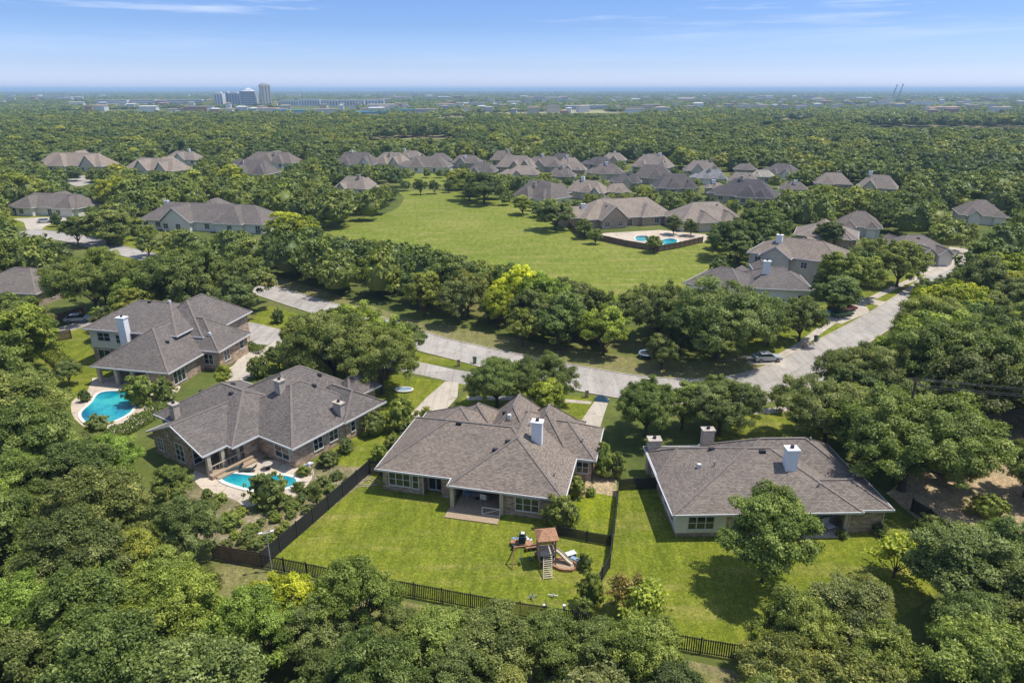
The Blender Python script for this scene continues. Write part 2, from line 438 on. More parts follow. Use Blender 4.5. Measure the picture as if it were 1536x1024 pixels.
# ------------------------------------------------------------------ ground and paving
KEEP = []     # pixel regions that must stay visible: (polygon, y limit)
FOOT = []     # house footprints in world: (origin, rot, u0, u1, w0, w1)
KB = {}
def keep(P, y=1e9):
    xs = [p[0] for p in P]; ys = [p[1] for p in P]
    k = (P, min(xs), max(xs), min(ys), max(ys), y)
    KEEP.append(k)
    for i in range(int(k[1] // 16), int(k[2] // 16) + 1):
        for j in range(int(k[3] // 16), int(k[4] // 16) + 1): KB.setdefault((i, j), []).append(k)

gm = MB(); gm.add([(-26000, -200, 0), (26000, -200, 0), (26000, 32000, 0), (-26000, 32000, 0)], [(0, 1, 2, 3)])
gm.obj('ground', 'ground')['kind'] = 'structure'

meadow_keep = [(484, 342), (500, 330), (540, 328), (575, 330), (600, 316), (612, 300), (606, 291), (640, 288), (680, 293), (745, 302), (765, 312), (806, 322), (812, 336), (850, 352), (905, 367), (988, 381), (1050, 368), (1088, 372), (1060, 395), (1015, 415), (1000, 428), (940, 432), (880, 414), (800, 403), (740, 391), (680, 379), (640, 366), (590, 358), (540, 358), (500, 352)]
keep(meadow_keep)
sheet('meadow', [(455, 352), (484, 338), (500, 328), (560, 324), (596, 312), (606, 296), (600, 288), (640, 286), (690, 288), (750, 297), (800, 312), (835, 335), (905, 360), (988, 377), (1058, 361), (1130, 366), (1150, 385), (1060, 405), (1030, 440), (900, 450), (760, 430), (600, 395), (470, 370)], 0.004, 'meadow', 4)
sheet('meadow', [(592, 260), (640, 259), (700, 265), (700, 274), (640, 277), (600, 274)], 0.004, 'meadow', 3)
keep([(602, 262), (640, 261), (684, 266), (680, 273), (612, 272)])
keep([(606, 275), (612, 288), (690, 290), (690, 284)])

# main curved street and the street running off to the right
road_px = [(30, 348), (80, 353), (120, 360), (170, 373), (228, 387), (300, 406), (380, 430), (450, 452), (560, 485), (640, 514), (700, 529), (780, 548), (863, 566), (960, 582), (1060, 588), (1130, 580), (1185, 560), (1240, 527), (1300, 492), (1345, 463), (1388, 432), (1430, 402), (1490, 370), (1560, 335)]
ribbon('road', road_px, [9, 9, 7, 6.5, 6.5, 6.5, 6.5, 6.8, 7, 7.4, 7.6, 8.4, 9.2, 9.2, 9.5, 9.2, 8.2, 7.0, 6.4, 6.0, 5.6, 5.4, 5.2, 5.2], 0.028, 'road', True)
sheet('road', [(1085, 570), (1150, 552), (1215, 530), (1300, 560), (1360, 600), (1300, 622), (1230, 604), (1180, 600), (1120, 606), (1040, 604)], 0.024, 'road', 3)
sheet('frontage_road', [(345, 492), (370, 483), (405, 490), (460, 505), (560, 528), (640, 545), (700, 557), (790, 566), (800, 582), (700, 577), (640, 564), (540, 545), (420, 520), (360, 512)], 0.020, 'road', 3)
sheet('road', [(96, 262), (118, 262), (134, 266), (134, 276), (112, 279), (98, 270)], 0.020, 'road', 3)
keep([(80, 349), (118, 348), (172, 364), (232, 381), (238, 392), (165, 381), (84, 362)])
keep([(408, 436), (440, 444), (494, 461), (470, 472), (440, 468), (405, 455)])
keep([(642, 502), (700, 517), (750, 529), (785, 535), (738, 543), (700, 548), (644, 528)])
keep([(838, 546), (977, 565), (1000, 570), (945, 580), (915, 602), (874, 588)])
keep([(1095, 563), (1169, 545), (1259, 491), (1392, 422), (1405, 428), (1330, 487), (1250, 533), (1195, 560), (1190, 592), (1142, 602), (1118, 584)])
keep([(98, 262), (134, 267), (130, 278), (104, 274)])
# verges
ribbon('verge', [(640, 495), (720, 512), (800, 528), (880, 541), (960, 552), (1040, 558), (1110, 552), (1160, 536)], [9, 9, 9, 9, 9, 9, 8, 6], 0.008, 'verge')
ribbon('verge', [(330, 395), (400, 420), (500, 452), (600, 486), (660, 500)], [7] * 5, 0.0115, 'verge')
sheet('lawn', [(340, 505), (405, 458), (450, 472), (560, 505), (640, 532), (790, 560), (640, 545), (420, 495), (360, 492)], 0.009, 'lawn')
keep([(385, 462), (405, 460), (440, 473), (424, 492), (392, 482)])
sheet('lawn', [(395, 540), (430, 528), (520, 548), (640, 568), (700, 576), (672, 592), (615, 620), (600, 650), (520, 690), (470, 640), (560, 600), (470, 560), (400, 552)], 0.010, 'lawn')
keep([(592, 572), (640, 570), (668, 576), (625, 616), (598, 604)])
sheet('lawn', [(672, 622), (700, 590), (760, 588), (895, 596), (870, 646), (680, 640)], 0.010, 'lawn')
keep([(838, 618), (868, 603), (888, 606), (862, 640), (846, 638)])
sheet('lawn', [(1085, 612), (1180, 612), (1260, 628), (1230, 668), (1130, 690), (1050, 660)], 0.010, 'lawn')
keep([(1134, 625), (1186, 622), (1190, 636), (1170, 655), (1130, 660)])
sheet('driveway', [(612, 625), (640, 596), (668, 572), (688, 574), (686, 596), (662, 622), (642, 642), (600, 670)], 0.030, 'drive')
keep([(640, 545), (700, 557), (690, 574), (686, 590), (650, 632), (625, 622), (665, 574), (640, 563)])
sheet('driveway', [(860, 648), (878, 622), (897, 594), (914, 598), (906, 622), (896, 655)], 0.030, 'drive')
keep([(864, 642), (896, 597), (912, 600), (902, 620), (886, 646)])
sheet('sidewalk', [(1000, 606), (1140, 613), (1210, 607), (1260, 600), (1262, 606), (1210, 614), (1140, 621), (1000, 614)], 0.026, 'drive')
sheet('sidewalk', [(700, 594), (800, 594), (888, 602), (886, 606), (800, 600), (700, 600)], 0.026, 'drive')
keep([(866, 599), (888, 603), (887, 607), (866, 604)])
keep([(1142, 610), (1192, 606), (1192, 614), (1142, 619)])
# right street: lawns, walks and drives on the far side
sheet('lawn', [(1100, 500), (1180, 478), (1240, 455), (1330, 415), (1400, 400), (1392, 424), (1300, 468), (1215, 517), (1170, 544), (1130, 540)], 0.010, 'lawn')
ribbon('sidewalk', [(1150, 542), (1175, 532), (1205, 514), (1232, 494), (1262, 474), (1300, 452), (1340, 432), (1380, 415)], [1.6] * 8, 0.026, 'drive')
sheet('driveway', [(1232, 470), (1262, 455), (1300, 460), (1305, 468), (1262, 486), (1240, 480)], 0.030, 'drive')
ribbon('driveway', [(1205, 425), (1240, 436), (1290, 448), (1325, 456)], [3.5, 3.5, 3.5, 4], 0.030, 'drive')
ribbon('driveway', [(1120, 540), (1150, 540), (1178, 543)], [4, 4, 5], 0.031, 'drive')
ribbon('driveway', [(1440, 372), (1425, 388), (1405, 402), (1385, 412)], [5] * 4, 0.030, 'drive')
keep([(1160, 520), (1180, 505), (1230, 495), (1262, 490), (1170, 545), (1150, 535)])
keep([(1242, 478), (1252, 462), (1300, 462), (1305, 468), (1262, 490), (1225, 512)])
keep([(1318, 438), (1340, 422), (1376, 418), (1390, 424), (1332, 452), (1300, 447)])
keep([(1400, 392), (1440, 378), (1436, 388), (1400, 408), (1385, 412)])
# mid left
sheet('lawn', [(120, 345), (200, 355), (260, 360), (300, 395), (240, 384), (165, 366)], 0.010, 'lawn')
sheet('lawn', [(0, 335), (66, 345), (120, 346), (130, 325), (60, 322), (0, 326)], 0.010, 'lawn')
sheet('driveway', [(20, 328), (60, 326), (112, 325), (95, 333), (70, 338), (62, 345), (40, 345), (36, 334)], 0.030, 'drive')
keep([(52, 333), (95, 330), (112, 340), (85, 350), (62, 344)])
keep([(165, 358), (190, 354), (232, 358), (240, 370), (195, 368)])
keep([(10, 326), (80, 324), (100, 330), (40, 332), (12, 330)])
sheet('verge', [(115, 362), (180, 378), (240, 392), (230, 400), (160, 388)], 0.008, 'lawn')
# upper left: back drive of the pool house, lawn, pool terrace
sheet('driveway', [(60, 500), (100, 488), (150, 470), (190, 455), (200, 460), (160, 478), (120, 492), (70, 508)], 0.030, 'road')
sheet('lawn', [(40, 505), (80, 492), (135, 488), (135, 520), (180, 560), (150, 600), (120, 620), (60, 600), (30, 560)], 0.010, 'lawn')
keep([(84, 488), (126, 472), (130, 488), (92, 498)])
keep([(118, 530), (140, 534), (152, 560), (190, 590), (250, 596), (214, 628), (150, 640), (132, 632), (126, 606), (118, 575), (128, 556)])
keep([(50, 545), (95, 535), (90, 552), (60, 556)])
sheet('driveway', [(330, 560), (350, 548), (366, 528), (392, 525), (412, 512), (425, 520), (400, 545), (382, 562), (340, 580)], 0.030, 'drive')
keep([(352, 552), (368, 532), (392, 530), (384, 552), (372, 562)])
# yards
yardC = [(400, 838), (470, 780), (540, 722), (572, 700), (700, 690), (850, 690), (925, 735), (922, 790), (915, 835), (872, 925), (858, 936), (706, 913), (581, 888), (480, 862)]
sheet('lawn', yardC, 0.006, 'lawn')
keep([(552, 716), (575, 735), (640, 750), (680, 770), (755, 780), (842, 788), (915, 812), (870, 912), (856, 922), (790, 912), (706, 898), (610, 878), (590, 862), (520, 853), (470, 850), (405, 832), (400, 805), (545, 716)])
sheet('lawn', [(858, 790), (863, 752), (888, 738), (924, 745), (916, 812), (850, 800)], 0.014, 'lawn_rich')
keep([(864, 790), (868, 745), (888, 738), (922, 745), (914, 808)])
yardR = [(872, 925), (918, 835), (926, 728), (1000, 720), (1340, 760), (1400, 800), (1420, 880), (1300, 960), (1200, 1000), (1105, 990), (975, 965)]
sheet('lawn', yardR, 0.007, 'lawn')
keep([(928, 736), (962, 736), (1000, 790), (1020, 812), (1070, 815), (1220, 812), (1330, 808), (1310, 830), (1290, 852), (1240, 872), (1160, 892), (1118, 925), (1105, 985), (1060, 972), (950, 940), (880, 915), (905, 870), (922, 800)])
sheet('lawn', [(320, 850), (380, 848), (600, 900), (860, 950), (1100, 1005), (1180, 1060), (600, 1100), (300, 900)], 0.005, 'verge')
keep([(605, 882), (640, 896), (690, 905), (700, 895), (640, 880)])
keep([(328, 842), (392, 858), (404, 880), (350, 866)])
keep([(1010, 975), (1090, 990), (1100, 1010), (1070, 1000)])
# garden of the second pool
sheet('garden', [(300, 700), (270, 740), (290, 800), (345, 850), (395, 838), (480, 775), (560, 712), (575, 690), (540, 670), (480, 690), (430, 720)], 0.012, 'garden')
sheet('garden', [(862, 752), (860, 700), (880, 690), (925, 700), (925, 745), (888, 738)], 0.016, 'dirt')
sheet('dirt_ground', [(1400, 800), (1330, 740), (1390, 690), (1440, 630), (1600, 600), (1700, 700), (1700, 820), (1500, 800)], 0.013, 'dirt')
keep([(1484, 668), (1505, 660), (1560, 655), (1560, 750), (1500, 772), (1440, 765), (1466, 740), (1486, 715)])
sheet('lawn', [(560, 700), (520, 700), (470, 690), (540, 640), (620, 640), (575, 690)], 0.015, 'lawn')
# pale far fields
for P in ([(1290, 185), (1420, 183), (1600, 186), (1600, 192), (1420, 191), (1310, 190)], [(1150, 176), (1215, 175), (1230, 178), (1160, 180)],
          [(690, 167), (860, 165), (960, 166), (950, 169), (760, 171)], [(545, 201), (640, 198), (690, 202), (690, 208), (560, 209)], [(650, 172), (700, 171), (705, 175), (655, 177)], [(110, 155), (250, 154), (250, 156), (120, 157)]):
    sheet('field', P, 0.02, 'field'); keep(P)

# ------------------------------------------------------------------ pools
def pool(poly, terr, label, sub):
    P = catmull([g(*p) for p in poly], 5)
    cx = sum(p[0] for p in P) / len(P); cy = sum(p[1] for p in P) / len(P)
    t = empty('swimming_pool', (cx, cy, 0), 0, label, 'swimming pool')
    Q = [(p[0] - cx, p[1] - cy) for p in P]
    O = []
    n = len(Q)
    for i in range(n):
        a = Q[i - 1]; b = Q[(i + 1) % n]; d = math.hypot(b[0] - a[0], b[1] - a[1]) or 1
        s = 1
        O.append(((b[1] - a[1]) / d, -(b[0] - a[0]) / d))
    area = sum(Q[i][0] * Q[(i + 1) % n][1] - Q[(i + 1) % n][0] * Q[i][1] for i in range(n))
    s = 1 if area > 0 else -1
    mb = MB()
    for i in range(n):
        j = (i + 1) % n
        a0 = Q[i]; a1 = Q[j]; b0 = (Q[i][0] + O[i][0] * s * 0.42, Q[i][1] + O[i][1] * s * 0.42); b1 = (Q[j][0] + O[j][0] * s * 0.42, Q[j][1] + O[j][1] * s * 0.42)
        mb.add([(*a0, 0.12), (*a1, 0.12), (*b1, 0.12), (*b0, 0.12), (*a0, 0.0), (*a1, 0.0), (*b1, 0.0), (*b0, 0.0)], [(0, 1, 2, 3), (4, 5, 1, 0), (3, 2, 6, 7)])
    mb.obj('coping', 'coping', t)
    wv = MB(); wv.add([(*p, 0.055) for p in (Q if area > 0 else Q[::-1])], [tuple(range(n))]); wv.obj('water', 'water', t)
    return t

sheet('terrace', [(138, 572), (150, 566), (262, 575), (262, 592), (240, 610), (205, 640), (150, 650), (112, 628), (108, 602), (128, 590)], 0.018, 'patio', 3)
pool([(152, 589), (190, 588), (203, 598), (202, 606), (196, 618), (180, 628), (163, 634), (140, 640), (122, 622), (138, 604)], None, 'large turquoise pool with a square end beside the two storey house with the white chimney', 0)
sheet('terrace', [(292, 706), (350, 692), (440, 690), (470, 705), (462, 726), (440, 745), (400, 752), (370, 760), (350, 748), (316, 740), (296, 726)], 0.018, 'patio', 3)
pool([(333, 714), (350, 711), (378, 714), (400, 713), (425, 714), (443, 719), (441, 727), (425, 733), (396, 737), (370, 733), (346, 726), (334, 720)], None, 'kidney shaped turquoise pool in the pale patio behind the round dark shrub', 0)
sheet('terrace', [(902, 350), (990, 345), (1062, 352), (1060, 362), (988, 376), (906, 360)], 0.018, 'patio')
pool([(954, 355), (968, 354), (976, 358), (968, 362), (955, 361)], None, 'small green-blue pool left of the tree inside the dark meadow fence', 0)
pool([(992, 361), (1005, 358), (1016, 361), (1010, 366), (996, 367)], None, 'small light blue pool right of the tree inside the dark meadow fence', 0)
keep([(905, 352), (940, 350), (1060, 352), (1058, 366), (988, 380), (905, 362)])
keep([(300, 712), (335, 700), (445, 700), (462, 715), (440, 733), (435, 760), (480, 745), (556, 705), (562, 712), (400, 820), (350, 810), (360, 780), (350, 750), (312, 738)])
# ------------------------------------------------------------------ houses
def roof_wing(mb, cap, W):
    u0, u1, w0, w1, e, h = W[:6]; ax = W[6]; ha, hb = W[7], W[8]
    if ax == 'u':
        wr = (w0 + w1) / 2; r0 = (u0 + ha, wr, h); r1 = (u1 - hb, wr, h)
    else:
        ur = (u0 + u1) / 2; r0 = (ur, w0 + ha, h); r1 = (ur, w1 - hb, h)
    A, B, C_, D = (u0, w0, e), (u1, w0, e), (u1, w1, e), (u0, w1, e)
    if ax == 'u': F_ = [(A, B, r1, r0), (C_, D, r0, r1)] + ([(D, A, r0)] if ha > 0 else []) + ([(B, C_, r1)] if hb > 0 else [])
    else: F_ = [(B, C_, r1, r0), (D, A, r0, r1)] + ([(A, B, r0)] if ha > 0 else []) + ([(C_, D, r1)] if hb > 0 else [])
    t = 0.14
    for f in F_:
        mb.add(list(f), [tuple(range(len(f)))])
        mb.add([(p[0], p[1], p[2] - t) for p in f][::-1], [tuple(range(len(f)))])
    E = {}
    for f in F_:
        for i in range(len(f)):
            a, b = f[i], f[(i + 1) % len(f)]
            E[(a, b)] = 1
    for (a, b) in E:
        if (b, a) not in E:
            mb.add([a, (a[0], a[1], a[2] - t), (b[0], b[1], b[2] - t), b], [(0, 1, 2, 3)])
    if cap is not None:
        z = 0.012
        up = lambda p: (p[0], p[1], p[2] + z)
        cap.bar(up(r0), up(r1), 0.30, 0.035)
        L = []
        if ax == 'u':
            if ha > 0: L += [(A, r0), (D, r0)]
            if hb > 0: L += [(B, r1), (C_, r1)]
        else:
            if ha > 0: L += [(A, r0), (B, r0)]
            if hb > 0: L += [(C_, r1), (D, r1)]
        for a, b in L: cap.bar(up(a), up(b), 0.30, 0.035)

def wing_height(W, u, v):
    """roof height of wing at local u, v (or None)"""
    u0, u1, w0, w1, e, h = W[:6]; ax = W[6]; ha, hb = W[7], W[8]
    if not (u0 <= u <= u1 and w0 <= v <= w1): return None
    if ax == 'u':
        half = (w1 - w0) / 2; k = min((v - w0) / half, (w1 - v) / half)
        if ha > 0: k = min(k, (u - u0) / ha)
        if hb > 0: k = min(k, (u1 - u) / hb)
    else:
        half = (u1 - u0) / 2; k = min((u - u0) / half, (u1 - u) / half)
        if ha > 0: k = min(k, (v - w0) / ha)
        if hb > 0: k = min(k, (w1 - v) / hb)
    return e + (h - e) * min(1, k)

INS = 0.55
def gutters(mb, W):
    u0, u1, w0, w1, e = W[:5]; ax, ha, hb = W[6:9]
    h = W[5]; z0, z1 = e - 0.19, e + 0.02; t = 0.09
    ea = []
    S = {'f': ((u0, w0), (u1, w0)), 'b': ((u0, w1), (u1, w1)), 'l': ((u0, w0), (u0, w1)), 'r': ((u1, w0), (u1, w1))}
    skip = set()
    if ax == 'u':
        if ha <= 0: skip.add('l')
        if hb <= 0: skip.add('r')
        if ha <= 0: ea += [((u0, w0, e), (u0, (w0 + w1) / 2, h)), ((u0, w1, e), (u0, (w0 + w1) / 2, h))]
        if hb <= 0: ea += [((u1, w0, e), (u1, (w0 + w1) / 2, h)), ((u1, w1, e), (u1, (w0 + w1) / 2, h))]
    else:
        if ha <= 0: skip.add('f')
        if hb <= 0: skip.add('b')
        if ha <= 0: ea += [((u0, w0, e), ((u0 + u1) / 2, w0, h)), ((u1, w0, e), ((u0 + u1) / 2, w0, h))]
        if hb <= 0: ea += [((u0, w1, e), ((u0 + u1) / 2, w1, h)), ((u1, w1, e), ((u0 + u1) / 2, w1, h))]
    for k, (a, b) in S.items():
        if k in skip: continue
        if k == 'f': mb.box(a[0] - t, a[1] - t, z0, b[0] + t, a[1], z1)
        if k == 'b': mb.box(a[0] - t, a[1], z0, b[0] + t, a[1] + t, z1)
        if k == 'l': mb.box(a[0] - t, a[1] + 0.002, z0, a[0], b[1] - 0.002, z1)
        if k == 'r': mb.box(a[0], a[1] + 0.002, z0, a[0] + t, b[1] - 0.002, z1)
    for a, b in ea:
        mb.bar((a[0], a[1], a[2] - 0.07), (b[0], b[1], b[2] - 0.07), 0.09, 0.2)

def gable_wall(mb, W, inset=0.5):
    u0, u1, w0, w1, e, h = W[:6]; ax, ha, hb = W[6:9]
    d = 0.16
    def tri(a, b, c, off):
        # thin triangular prism
        ox, oy = off
        vs = [a, b, c] + [(p[0] + ox, p[1] + oy, p[2]) for p in (a, b, c)]
        mb.add(vs, [(0, 1, 2), (5, 4, 3), (0, 3, 4, 1), (1, 4, 5, 2), (2, 5, 3, 0)])
    k = d + 0.03
    if ax == 'w':
        um = (u0 + u1) / 2
        if ha <= 0: tri((u0 + INS, w0 + inset, e), (u1 - INS, w0 + inset, e), (um, w0 + inset, h - k), (0, 0.2))
        if hb <= 0: tri((u1 - INS, w1 - inset, e), (u0 + INS, w1 - inset, e), (um, w1 - inset, h - k), (0, -0.2))
    else:
        wm = (w0 + w1) / 2
        if ha <= 0: tri((u0 + inset, w1 - INS, e), (u0 + inset, w0 + INS, e), (u0 + inset, wm, h - k), (0.2, 0))
        if hb <= 0: tri((u1 - inset, w0 + INS, e), (u1 - inset, w1 - INS, e), (u1 - inset, wm, h - k), (-0.2, 0))

def window(root, face, c, a0, a1, z0, z1, nx=2, ny=2, name='window'):
    """face 'f': plane w=c facing -w ; 'b' ; 'l': plane u=c facing -u ; 'r' facing +u"""
    fr = MB(); pn = MB(); T = 0.09
    def pt(a, d, z):
        return {'f': (a, c - d, z), 'b': (a, c + d, z), 'l': (c - d, a, z), 'r': (c + d, a, z)}[face]
    def bx(m, b0, b1, y0, y1, d0, d1):
        p = pt(b0, d0, y0); q = pt(b1, d1, y1)
        m.box(min(p[0], q[0]), min(p[1], q[1]), min(p[2], q[2]), max(p[0], q[0]), max(p[1], q[1]), max(p[2], q[2]))
    bx(fr, a0, a1, z0 - 0.05, z0 + T, 0, 0.10); bx(fr, a0, a1, z1 - T, z1, 0, 0.08)
    bx(fr, a0, a0 + T, z0 + T, z1 - T, 0, 0.08); bx(fr, a1 - T, a1, z0 + T, z1 - T, 0, 0.08)
    for i in range(1, nx):
        x = a0 + (a1 - a0) * i / nx; bx(fr, x - T / 2, x + T / 2, z0 + T, z1 - T, 0, 0.07)
    for i in range(1, ny):
        z = z0 + (z1 - z0) * i / ny; bx(fr, a0 + T, a1 - T, z - 0.03, z + 0.03, 0, 0.06)
    o = fr.obj(name, 'trim', root)
    bx(pn, a0 + T, a1 - T, z0 + T, z1 - T, 0, 0.03)
    pn.obj('pane', 'glass', o)
    return o

def chimney(root, u, v, W, D, z0, z1, mat, cap='trim'):
    mb = MB(); mb.box(u - W / 2, v - D / 2, z0, u + W / 2, v + D / 2, z1)
    mb.box(u - W / 2 - 0.1, v - D / 2 - 0.1, z1 + 0.0, u + W / 2 + 0.1, v + D / 2 + 0.1, z1 + 0.16)
    c = mb.obj('chimney', mat, root)
    p = MB(); p.tube([(u, v, z1 + 0.14), (u, v, z1 + 0.45)], 0.2, 8); p.obj('flue', 'metal_dark', c)
    return c

def vent(root, u, v, z, kind=0):
    mb = MB()
    if kind == 0: mb.box(u - 0.3, v - 0.18, z - 0.15, u + 0.3, v + 0.18, z + 0.24)
    elif kind == 1: mb.tube([(u, v, z - 0.2), (u, v, z + 0.5)], 0.09, 6)
    else: mb.box(u - 0.2, v - 0.2, z - 0.15, u + 0.2, v + 0.2, z + 0.42)
    mb.obj('roof_vent', ('metal_dark', 'metal_grey', 'trim')[kind], root)

def house(org, rotdeg, wings, label, roof='roof_grey', wall='brick', walls=None, name='house', caps=True, z0=-0.3, vents=0, group=None, foot=True, seed=1, kp=True):
    root = empty(name, org, R(rotdeg), label, 'house', group)
    wings = [tuple(list(W[:4]) + [W[4] + 0.004 * i, W[5] + 0.003 * i] + list(W[6:])) for i, W in enumerate(wings)]
    rf = MB(); cap = MB() if caps else None; gt = MB(); wl = MB()
    for i, W in enumerate(wings):
        roof_wing(rf, cap, W); gutters(gt, W)
        gable_wall(wl, W)
    if walls is None:
        walls = [(W[0] + INS + 0.003 * i, W[1] - INS - 0.003 * i, W[2] + INS + 0.003 * i, W[3] - INS - 0.003 * i, W[4] + 0.06) for i, W in enumerate(wings)]
    for (a, b, c, d, z) in walls: wl.box(a, c, z0, b, d, z)
    wl.obj('wall', wall, root); ro = rf.obj('roof', roof, root); gt.obj('gutter', 'trim', root)
    if caps: cap.obj('ridge_cap', 'cap', ro)
    rnd = random.Random(seed)
    for i in range(vents):
        W = rnd.choice(wings); u = rnd.uniform(W[0] + 1.5, W[1] - 1.5); v = rnd.uniform(W[2] + 1.5, W[3] - 1.5)
        hs = [x for x in (wing_height(q, u, v) for q in wings) if x is not None]
        vent(root, u, v, max(hs), rnd.choice([0, 0, 1, 2]))
    if foot:
        for W in wings: FOOT.append((org[0], org[1], R(rotdeg), W[0], W[1], W[2], W[3]))
    if kp:
        a = R(rotdeg)
        for W in wings:
            pts = []
            for (u, v) in ((W[0], W[2]), (W[1], W[2]), (W[1], W[3]), (W[0], W[3])):
                X = org[0] + u * math.cos(a) - v * math.sin(a); Y = org[1] + u * math.sin(a) + v * math.cos(a)
                pts += [px(X, Y, W[4] - (1.6 if Y < 230 else 0.2)), px(X, Y, W[4] + 0.3)]
            if W[6] == 'u': rr = [(W[0] + W[7], (W[2] + W[3]) / 2), (W[1] - W[8], (W[2] + W[3]) / 2)]
            else: rr = [((W[0] + W[1]) / 2, W[2] + W[7]), ((W[0] + W[1]) / 2, W[3] - W[8])]
            for (u, v) in rr:
                X = org[0] + u * math.cos(a) - v * math.sin(a); Y = org[1] + u * math.sin(a) + v * math.cos(a)
                pts.append(px(X, Y, W[5]))
            um, vm = (W[0] + W[1]) / 2, (W[2] + W[3]) / 2
            keep(hull(pts), org[1] + um * math.sin(a) + vm * math.cos(a))
    return root, wings

def hull(P):
    P = sorted(set((round(p[0], 2), round(p[1], 2)) for p in P))
    def half(Q):
        H = []
        for p in Q:
            while len(H) > 1 and (H[-1][0] - H[-2][0]) * (p[1] - H[-2][1]) - (H[-1][1] - H[-2][1]) * (p[0] - H[-2][0]) <= 0: H.pop()
            H.append(p)
        return H
    a = half(P); b = half(P[::-1])
    return a[:-1] + b[:-1]

def loc_of(org, rot, u, v):
    a = R(rot); return (org[0] + u * math.cos(a) - v * math.sin(a), org[1] + u * math.sin(a) + v * math.cos(a))

def roof_z(wings, u, v):
    hs = [x for x in (wing_height(q, u, v) for q in wings) if x is not None]
    return max(hs) if hs else 3.0

# --- centre house
OC = (-15.0, 65.4)
hC, wC = house(OC, -13, [
    (0, 20.4, 0, 12.9, 3.0, 6.5, 'u', 6.5, 6.5),
    (8.75, 21.2, -1.41, 16.5, 3.0, 6.35, 'w', 5.9, 5.5),
    (0.8, 12.5, 4.5, 14.6, 3.0, 6.3, 'w', 6, 4.0),
    (9.5, 17.0, 6.0, 16.6, 3.2, 7.3, 'w', 4.0, 3.0),
    (13.6, 20.5, 7.0, 16.2, 3.1, 6.6, 'w', 3.8, 3.2),
    (14.5, 23.4, 7.1, 15.2, 3.0, 5.5, 'u', 3.8, 3.8),
    (4.5, 12.0, 9.0, 16.0, 3.0, 5.9, 'w', 3.2, 3.2)],
    'sprawling warm grey roofed brick house with white chimney behind the lawn with the play tower', 'roof_warm', 'brick',
    walls=[(0.5, 5.2, 0.7, 12, 3.1), (5.2, 8.9, 1.9, 12, 3.1), (7.3, 8.9, 0.7, 3, 3.1), (8.9, 15, 3.2, 14.5, 3.1), (14.6, 20.65, -0.85, 15.9, 3.1), (15, 22.85, 7.7, 14.6, 3.1), (1.4, 12, 6, 14.0, 3.1), (5, 17, 12, 15.4, 3.2)], vents=0)
window(hC, 'f', 0.7, 1.2, 3.75, 0.75, 2.45, 3, 2)
window(hC, 'f', 0.7, 3.95, 4.75, 0.65, 2.4, 1, 2)
window(hC, 'f', 1.9, 5.4, 7.2, 0.05, 2.35, 2, 1, 'patio_door')
window(hC, 'f', -0.85, 15.9, 18.5, 0.7, 2.35, 3, 2)
window(hC, 'f', 7.7, 21.1, 22.6, 0.9, 2.4, 2, 2)
window(hC, 'r', 20.65, 0.6, 2.0, 0.9, 2.3, 2, 2)
window(hC, 'f', 3.2, 10.0, 11.2, 0.3, 2.3, 1, 1, 'patio_door')
window(hC, 'f', 3.2, 12.0, 13.6, 0.9, 2.3, 2, 1)
chimney(hC, 16.9, 5.9, 1.15, 0.9, 4.2, 7.7, 'white_paint')
for (u, v, k) in ((7.8, 6.1, 0), (12.8, 3.1, 0), (14.0, 4.1, 0), (13.0, 9.0, 2), (15.6, 7.9, 1), (19.6, 1.5, 1), (12.2, 10.2, 0), (21.6, 9, 1)): vent(hC, u, v, roof_z(wC, u, v), k)
mb = MB()
for u in (9.1, 14.5):
    mb = MB(); mb.box(u - 0.2, -1.15, -0.1, u + 0.2, -0.75, 2.95); mb.obj('porch_column', 'wood_pale', hC)
for P in ([(8.9, -0.2, 2.9), (8.9, -0.2, 0.1)], [(5.25, 0.6, 2.8), (5.25, 0.6, 0.1)], [(21.0, -1.2, 2.8), (20.75, -0.95, 2.4), (20.75, -0.95, 0.1)]):
    mb = MB(); mb.tube(P, 0.055, 6); mb.obj('downspout', 'trim', hC)
mb = MB(); mb.box(9.4, -1.1, -0.1, 14.55, 3.2, 0.30); mb.box(8.8, -2.9, -0.1, 14.5, -1.1, 0.12); mb.box(9.6, -1.6, 0.12, 14.3, -1.1, 0.22)
mb.obj('porch_floor', 'deck', hC)
# railing gate on the porch
t = empty('porch_gate', loc_of(OC, -13, 12.6, -1.75), R(-13), 'grey metal barrier gate with a diagonal brace at the edge of the centre porch', 'gate')
mb = MB(); mb.bar((0, 0, 0.12), (0, 0, 1.15), 0.07); mb.bar((1.9, 0, 0.12), (1.9, 0, 1.15), 0.07); mb.bar((0, 0, 1.12), (1.9, 0, 1.12), 0.06); mb.bar((0, 0, 0.25), (1.9, 0, 0.25), 0.06); mb.bar((0, 0.0, 0.3), (1.9, 0, 1.1), 0.05)
mb.obj('frame', 'trim', t)
mb = MB()
for i in range(1, 16): mb.bar((i * 0.12, 0.03, 0.25), (i * 0.12, 0.03, 1.1), 0.018)
mb.obj('mesh_panel', 'metal_dark', t)

